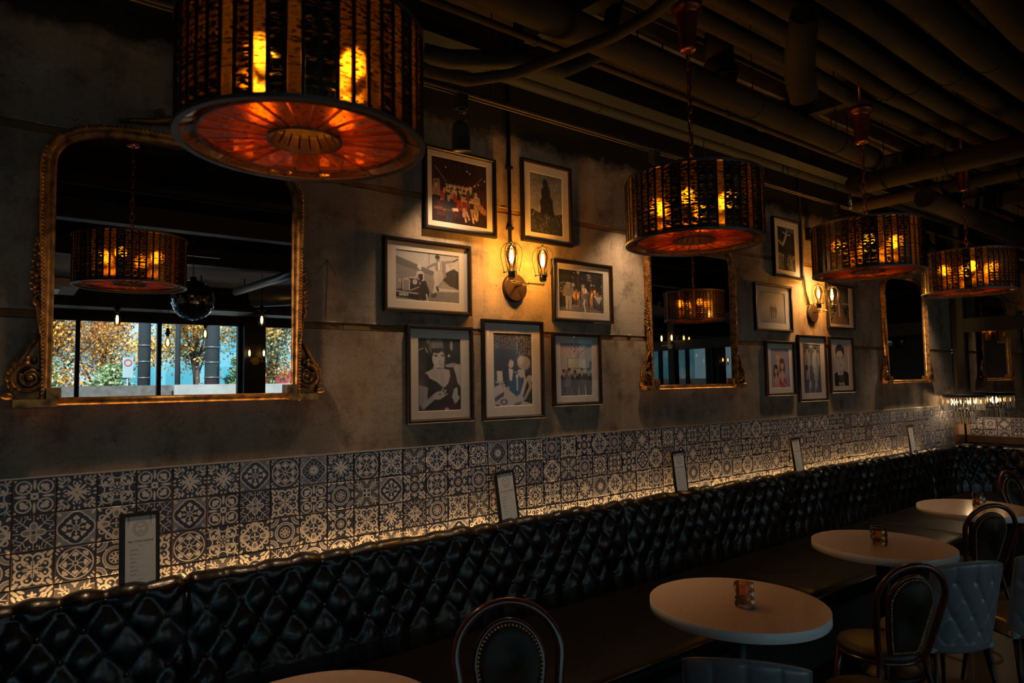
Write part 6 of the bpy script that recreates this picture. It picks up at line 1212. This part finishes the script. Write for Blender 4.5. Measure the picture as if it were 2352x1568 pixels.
for k, (x0, lab) in enumerate(((1.15, 'diagonal steel strut under the slab above the near picture group'), (2.45, 'diagonal steel strut under the slab above the middle mirror'), (4.9, 'diagonal steel strut under the slab above the far pictures'), (7.0, 'diagonal steel strut under the slab near the corner'))):
    t = thing('ceiling_strut', lab, 'beam', (x0, -0.2, 3.9)); m_ = MB(); m_.bar((x0, -0.1, 3.90), (x0 + 0.75, -7.6, 3.90), 0.09, 0.16); obj('strut', m_, M['pipe_dark'], t)
def hanger(label, x, y, z):
    t = thing('clevis_hanger', label, 'hanger', (x, y, z)); m_ = MB(); m_.tube([(x, y, ZC), (x, y, z + 0.10)], 0.005, 8); m_.tube([(x, y, z + 0.11), (x - 0.03, y, z + 0.05), (x - 0.045, y, z - 0.02)], 0.006, 8); m_.tube([(x, y, z + 0.11), (x + 0.03, y, z + 0.05), (x + 0.045, y, z - 0.02)], 0.006, 8); m_.sphere((x, y, z + 0.11), 0.012, 10, 6); obj('hanger', m_, M['pipe_dark'], t)
hanger('forked pipe hanger behind the second pendant', 4.15, -0.40, 3.50); hanger('forked pipe hanger left of the third canopy', 5.02, -0.34, 3.46); hanger('forked pipe hanger above the near conduit', 2.95, -0.62, 3.62)
t = thing('valve', 'small brass valve on the pipe junction above the third pendant', 'valve', (5.33, -0.70, 3.18)); m_ = MB(); m_.cyl((5.33, -0.70, 3.24), (5.33, -0.70, 3.14), 0.012, n=10); m_.sphere((5.33, -0.70, 3.13), 0.018, 10, 6); obj('valve_body', m_, M['steel'], t)

# ================================================================== THE ROOM BEHIND THE CAMERA (seen in the mirrors)
t = thing('bulkhead', 'pale dropped ceiling bulkhead seen in the large mirror', 'bulkhead', (2.0, -5.8, 3.2))
for a, b in ((-4.9, -1.2), (-1.18, 1.6), (1.62, 4.6), (4.62, 9.1)): m_ = MB(); m_.box(a, b, -6.9, -4.75, 3.20, 3.26); obj('panel', m_, M['white_paint'], t)
t = thing('roof_beam', 'black beam crossing above the windows in the large mirror', 'beam', (2, -7.3, 2.95)); m_ = MB(); m_.box(-4.9, 9.1, -7.45, -7.05, 2.86, 3.15); obj('beam', m_, M['black'], t)
t = thing('roof_beam', 'black beam in front of the pale bulkhead in the large mirror', 'beam', (2, -4.6, 3.2)); m_ = MB(); m_.box(-4.9, 9.1, -4.7, -4.55, 3.10, 3.30); obj('beam', m_, M['black'], t)
t = thing('roof_beam', 'black beam high in the large mirror behind the pendant', 'beam', (2, -3.7, 3.4)); m_ = MB(); m_.box(-4.9, 9.1, -3.78, -3.64, 3.26, 3.44); obj('beam', m_, M['black'], t)
t = thing('mirror_ball', 'small mirrored disco ball reflected beside the pendant', 'disco ball', (1.45, -3.95, 2.64)); bc = Vector((1.45, -3.95, 2.64)); br = 0.20
co_ = MB(); co_.sphere(bc, br - 0.004, 24, 16); obj('core', co_, M['black'], t)
fm = MB(); nl_ = 22
for i in range(nl_):
    ph = PI*(i + 0.5)/nl_; nk = max(4, int(46*math.sin(ph)))
    for k in range(nk):
        th = 2*PI*k/nk; n_ = Vector((math.sin(ph)*math.cos(th), math.sin(ph)*math.sin(th), math.cos(ph))); n2 = (n_ + Vector(rng.normal(0, 0.08, 3))).normalized()
        a = n2.cross(Vector((0, 0, 1))); a = a.normalized() if a.length > 1e-3 else Vector((1, 0, 0)); b = n2.cross(a); h_ = br*PI/nl_*0.44; w_ = br*math.sin(ph)*PI/nk*0.88; c = bc + n_*br
        fm.add([c - a*w_ - b*h_, c + a*w_ - b*h_, c + a*w_ + b*h_, c - a*w_ + b*h_], [(0, 1, 2, 3)])
o = obj('facets', fm, mirror_mat('ball_facets', (0.75, 0.75, 0.78), 0.03), t); o['kind'] = 'stuff'
m_ = MB(); m_.cyl(bc + Vector((0, 0, br)), (bc.x, bc.y, 3.1), 0.004, n=8); m_.cyl(bc + Vector((0, 0, br - 0.01)), bc + Vector((0, 0, br + 0.03)), 0.03, n=14); obj('hanging_wire', m_, M['iron'], t)
m_ = MB(); m_.box(bc.x - 0.25, bc.x + 0.25, bc.y - 0.02, bc.y + 0.02, 3.08, 3.12); m_.cyl((bc.x, bc.y, 3.12), (bc.x, bc.y, ZC), 0.008, n=8); obj('crossbar', m_, M['iron'], t)
def hang_bulb(label, x, y, z):
    t = thing('pendant_bulb', label, 'pendant lamp', (x, y, z), 0, 'bare filament bulbs hanging in the room behind')
    m_ = MB(); m_.cyl((x, y, z + 0.10), (x, y, ZC), 0.004, n=8); obj('cord', m_, M['iron'], t)
    s_ = MB(); s_.lathe([(0, 0.11), (0.012, 0.11), (0.02, 0.09), (0.024, 0.05), (0.045, 0.045), (0.045, 0.040), (0.02, 0.03), (0.018, 0.0), (0, 0)], (x, y, z), 20); obj('socket', s_, M['iron'], t)
    filament_bulb(t, (x, y, z), 1.15, down=True); return t
hang_bulb('filament bulb on a cord before the second window pane, left in the large mirror', 0.96, -5.3, 2.62)
hang_bulb('filament bulb on a cord by the window post, right in the large mirror', 2.45, -5.05, 2.66)
hang_bulb('small far filament bulb hanging low between panes in the large mirror', 1.70, -6.6, 2.46)
hang_bulb('small far filament bulb to the right of the low one in the large mirror', 2.14, -6.5, 2.58)
hang_bulb('filament bulb deep in the room mirrored in the middle glass', 4.9, -3.4, 2.62); hang_bulb('filament bulb over the aisle mirrored in the far glass', 5.7, -4.9, 2.60)
hang_bulb('filament bulb near the partition mirrored in the far glass', 6.9, -2.9, 2.62); hang_bulb('filament bulb by the rear windows mirrored in the far glass', 7.7, -5.2, 2.66)
# wall lamps on the window pier and on the partition post
def pier_lamp(label, x, y, z, nrm):
    t = thing('pier_lamp', label, 'lamp', (x, y, z)); a = MB(); tx_, ty_ = -nrm[1], nrm[0]
    a.cyl((x, y, z), (x + nrm[0]*0.10, y + nrm[1]*0.10, z), 0.01, n=10); a.bar((x + nrm[0]*0.10 - tx_*0.11, y + nrm[1]*0.10 - ty_*0.11, z), (x + nrm[0]*0.10 + tx_*0.11, y + nrm[1]*0.10 + ty_*0.11, z), 0.012, 0.012); a.cyl((x, y, z), (x + nrm[0]*0.02, y + nrm[1]*0.02, z), 0.06, n=20); obj('bracket', a, M['brass'], t)
    for s2 in (-1, 1):
        c = (x + nrm[0]*0.10 + s2*tx_*0.11, y + nrm[1]*0.10 + s2*ty_*0.11, z + 0.01); s_ = MB(); s_.cyl(c, (c[0], c[1], z + 0.05), 0.02, n=14); obj('socket', s_, M['iron'], t); filament_bulb(t, (c[0], c[1], z + 0.05), 1.1)
    return t
pier_lamp('double bulb lamp on the dark window pier in the large mirror', 3.14, YW + 0.12, 2.18, (0, 1))
pier_lamp('double bulb lamp on the partition post reflected in the middle mirror', XE - 0.075, -4.35, 2.38, (-1, 0))
t = thing('ceiling_speaker', 'black boxy speaker cabinet hanging before the windows in the mirror', 'speaker', (2.2, -5.9, 2.7)); m_ = MB(); m_.box(1.88, 2.55, -6.1, -5.7, 2.74, 2.98); obj('cabinet', m_, M['black'], t)
for x in (1.95, 2.48): m_ = MB(); m_.cyl((x, -5.9, 2.98), (x, -5.9, 3.2), 0.008, n=8); obj('bracket', m_, M['iron'], t)
m_ = MB(); m_.box(1.93, 2.50, -5.698, -5.692, 2.77, 2.95); obj('grille', m_, M['pipe_dark'], t)
t = thing('ribbed_duct', 'ribbed metal air duct at the right of the large mirror', 'duct', (2.7, -5.0, 2.95)); m_ = MB()
m_.tube([(2.50 + 0.62*k/60, -5.6 + 0.5*k/60, 2.93 + 0.02*k/60) for k in range(61)], [0.13 + 0.006*(k % 2) for k in range(61)], 24); obj('duct', m_, M['steel'], t)
t = thing('switch_cabinet', 'grey metal cabinet high on the right in the large mirror', 'cabinet', (2.95, -4.6, 2.8)); m_ = MB(); m_.box(2.86, 3.30, -5.0, -4.72, 2.55, 3.08); obj('body', m_, M['steel'], t); m_ = MB(); m_.box(2.95, 3.00, -4.719, -4.712, 2.78, 2.98); obj('label_plate', m_, M['black'], t)
pipe('rear_pipe', 'pale pipe rising to the right in the large mirror', [(2.20, -5.25, 2.93), (2.30, -3.9, 2.93), (2.33, -2.9, 2.95)], 0.045, 'steel', straps=())
pipe('rear_pipe', 'dark pipe along the beams behind the camera', [(-4.5, -3.0, 3.45), (9.0, -3.0, 3.45)], 0.06, 'pipe_dark', straps=(0.2, 0.5, 0.8))
t = thing('ceiling_cassette', 'flat grey-white ceiling unit at the left of the large mirror', 'air conditioner', (0.2, -5.8, 2.95)); m_ = MB(); m_.box(-0.25, 0.62, -6.3, -5.5, 2.90, 2.99); obj('body', m_, M['white_paint'], t); m_ = MB(); m_.box(-0.1, 0.45, -6.15, -5.65, 2.885, 2.899); obj('louvre', m_, M['steel'], t)

# ================================================================== THE STREET OUTSIDE
M['asphalt'] = pbr('asphalt', (0.11, 0.115, 0.12), 0.9); M['plank'] = pbr('weathered_plank', (0.20, 0.19, 0.18), 0.8, noise=((0.12, 0.11, 0.10), 10, 4)); M['stone'] = pbr('pale_concrete', (0.52, 0.52, 0.50), 0.85, noise=((0.38, 0.38, 0.37), 3, 4))
mb = MB(); mb.box(-40, 60, -70, YW - 0.3, -0.3, -0.12); struct('street', mb, M['asphalt'])
t = thing('planter_wall', 'weathered board planter wall outside the windows', 'planter', (-1, -12, -0.12))
for k in range(6): m_ = MB(); m_.box(-9, 2.75, -12.5, -12.0, -0.12 + k*0.33, 0.195 + k*0.33); obj('plank', m_, M['plank'], t)
t = thing('planter_wall', 'pale concrete block wall next to the board planter outside', 'planter', (5, -12, -0.12))
for k in range(3):
    for j in range(3): m_ = MB(); m_.box(2.8 + j*1.6, 4.39 + j*1.6, -12.6, -12.0, -0.12 + k*0.66, 0.53 + k*0.66); obj('block', m_, M['stone'], t)
fac = thing('office_building', 'teal glass office building across the street', 'building', (0, -34, -0.12))
fm_ = pbr('teal_facade', (0.16, 0.42, 0.50), 0.6); fg = pbr('facade_glass', (0.08, 0.34, 0.42), 0.08, spec=0.9, coat=0.5); fw_ = pbr('facade_white', (0.42, 0.55, 0.58), 0.6)
m_ = MB(); m_.box(-30, 24, -40, -34, -0.12, 16); obj('wall', m_, fm_, fac)
for i in range(27):
    for k in range(5):
        w_ = MB(); x = -29.5 + i*2.0; z = 0.6 + k*3.1; w_.box(x, x + 1.5, -34.05, -33.98, z, z + 2.3); o = obj('window', w_, fg if (i*3 + k) % 4 else fw_, fac)
t = thing('office_building', 'grey-blue slab block beyond the trees on the right outside', 'building', (36, -44, -0.12)); m_ = MB(); m_.box(26, 60, -52, -44, -0.12, 13); obj('wall', m_, pbr('blue_grey_facade', (0.12, 0.20, 0.28), 0.6), t)
for i in range(15):
    for k in range(4): w_ = MB(); x = 26.6 + i*2.2; z = 0.8 + k*3.0; w_.box(x, x + 1.5, -44.05, -43.98, z, z + 1.8); obj('window', w_, fg, t)
leafm = [pbr('leaf_orange', (0.85, 0.36, 0.05), 0.7, trans=0), pbr('leaf_yellow', (0.90, 0.58, 0.10), 0.7), pbr('leaf_rust', (0.42, 0.15, 0.05), 0.7), pbr('leaf_green', (0.10, 0.20, 0.08), 0.35), pbr('leaf_lime', (0.45, 0.52, 0.25), 0.35)]
bark = pbr('bark', (0.10, 0.075, 0.055), 0.9)
def tree(label, x, y, h, rad, mats, n, name='street_tree', trunk=True, seed=0):
    g = np.random.default_rng(seed); t = thing(name, label, 'tree' if trunk else 'shrub', (x, y, -0.12))
    cl_ = [(x + g.normal(0, rad*0.45), y + g.normal(0, rad*0.45), h*(0.62 if trunk else 0.5) + g.normal(0, h*(0.17 if trunk else 0.2))) for _ in range(26)]
    tr_ = MB()
    if trunk:
        tr_.tube([(x, y, -0.12), (x + 0.05, y, h*0.3), (x, y, h*0.75)], [0.11, 0.08, 0.03], 10)
    for c in cl_[:14]: z0 = h*(0.22 + 0.3*g.random()) if trunk else 0.1; tr_.tube([(x, y, z0), ((x+c[0])/2, (y+c[1])/2, (z0+c[2])/2 + 0.1), c], [0.035, 0.02, 0.008], 6)
    obj('trunk' if trunk else 'stems', tr_, bark, t)
    for mi, (mm, share) in enumerate(mats):
        lf = MB(); k = int(n*share); idx = g.integers(0, 26, k); P = np.array(cl_)[idx] + g.normal(0, rad*0.24, (k, 3))*np.array([1, 1, 0.8]); P[:, 2] = np.maximum(P[:, 2], 0.15); A = g.normal(0, 1, (k, 3)); B = g.normal(0, 1, (k, 3)); A /= np.linalg.norm(A, axis=1)[:, None]; B -= (A*B).sum(1)[:, None]*A; B /= np.linalg.norm(B, axis=1)[:, None]; s_ = 0.036
        for p, a, b in zip(P, A, B): lf.add([p - a*s_*1.3, p + b*s_*0.7, p + a*s_*1.3, p - b*s_*0.7], [(0, 1, 2, 3)])
        me = bpy.data.meshes.new('foliage'); me.from_pydata([tuple(v) for v in lf.v], [], lf.f); me.materials.append(leafm[mm]); me.transform(Matrix.Translation(-t.location)); o = bpy.data.objects.new('foliage', me); C.objects.link(o); o.parent = t; o['kind'] = 'stuff'
    return t
tree('orange autumn street tree outside behind the left window pane', 0.9, -17.5, 5.8, 1.25, [(0, .45), (1, .2), (2, .35)], 8500, seed=1)
tree('rust and orange street tree outside the middle window pane', 3.9 - 1.5, -20.5, 5.6, 1.4, [(0, .4), (2, .45), (1, .15)], 8000, seed=2)
tree('golden yellow street tree outside the right window pane', 4.1, -16.3, 6.0, 1.1, [(1, .5), (0, .4), (2, .1)], 9000, seed=3)
tree('orange tree with green foliage outside beyond the window pier', 6.5, -17.5, 6.2, 1.2, [(0, .25), (3, .35), (4, .2), (2, .2)], 9000, seed=4)
tree('yellow street tree far along the pavement', 12.0, -17, 6.0, 1.6, [(1, .5), (4, .3), (0, .2)], 10000, seed=5)
tree('rust coloured street tree at the end of the pavement', 18, -17, 6.2, 1.7, [(2, .5), (0, .3), (3, .2)], 9000, seed=6)
tree('dense green shrub under the orange tree outside on the left', 0.75, -14.3, 3.0, 0.62, [(3, .5), (4, .5)], 12000, 'shrub', False, 7)
tree('dense green shrub under the rust tree outside', 1.9, -14.6, 2.7, 0.42, [(3, .45), (4, .55)], 10000, 'shrub', False, 8)
tree('green shrub at the foot of the golden tree outside', 4.7, -14.4, 2.5, 0.3, [(3, .5), (4, .5)], 5000, 'shrub', False, 9)
def pole(label, x, y, r_, h, bands=(2.0, 2.35, 2.7)):
    t = thing('utility_pole', label, 'pole', (x, y, -0.12)); m_ = MB(); m_.cyl((x, y, -0.12), (x, y, h), r_, r_*0.85, 16); obj('shaft', m_, pbr('pole_paint', (0.05, 0.06, 0.065), 0.7), t)
    for z in bands: b_ = MB(); b_.cyl((x, y, z), (x, y, z + 0.025), r_*1.06, n=16); obj('steel_band', b_, M['steel'], t)
    return t
pole('dark banded utility pole outside between two panes', 2.42, -13.2, 0.13, 8); pole('grey utility pole outside near the golden tree', 3.12, -13.4, 0.06, 8, ()); pole('thick banded utility pole outside by the window pier', 3.85, -13.4, 0.17, 8)
t = thing('parking_sign', 'white and red no-parking sign on a post outside', 'sign', (2.12, -13.3, -0.12)); m_ = MB(); m_.cyl((2.12, -13.3, -0.12), (2.12, -13.3, 2.5), 0.025, n=10); obj('post', m_, M['steel'], t)
m_ = MB(); m_.box(2.02, 2.22, -13.27, -13.26, 2.02, 2.46); obj('plate', m_, fw_, t)
def disc(n, cx, y, cz, r0, r1): m_ = MB(); m_.ring_band([(cx + r0*math.cos(2*PI*k/n), cz + r0*math.sin(2*PI*k/n)) for k in range(n)], [(cx + r1*math.cos(2*PI*k/n), cz + r1*math.sin(2*PI*k/n)) for k in range(n)], y, y + 0.004); return m_
obj('red_ring', disc(24, 2.12, -13.259, 2.34, 0.055, 0.078), pbr('sign_red', (0.65, 0.05, 0.05), 0.5), t)
red = pbr('bus_red', (0.55, 0.03, 0.04), 0.3, coat=0.5); t = thing('bus', 'red and white bus passing outside beyond the window pier', 'bus', (12.4, -22, -0.12))
m_ = MB(); m_.box(7.3, 17.5, -24.2, -21.8, 0.3, 2.35); obj('body', m_, red, t); m_ = MB(); m_.box(7.5, 17.3, -24.1, -21.9, 2.35, 2.75); obj('roof', m_, M['stone'], t)
for k in range(6): m_ = MB(); m_.box(7.6 + k*1.6, 9.0 + k*1.6, -21.83, -21.77, 0.95, 1.75); obj('window', m_, M['black'], t)
for x in (9.2, 15.6): m_ = MB(); m_.cyl((x, -21.75, 0.33), (x, -22.1, 0.33), 0.45, n=24); obj('wheel', m_, M['black'], t)
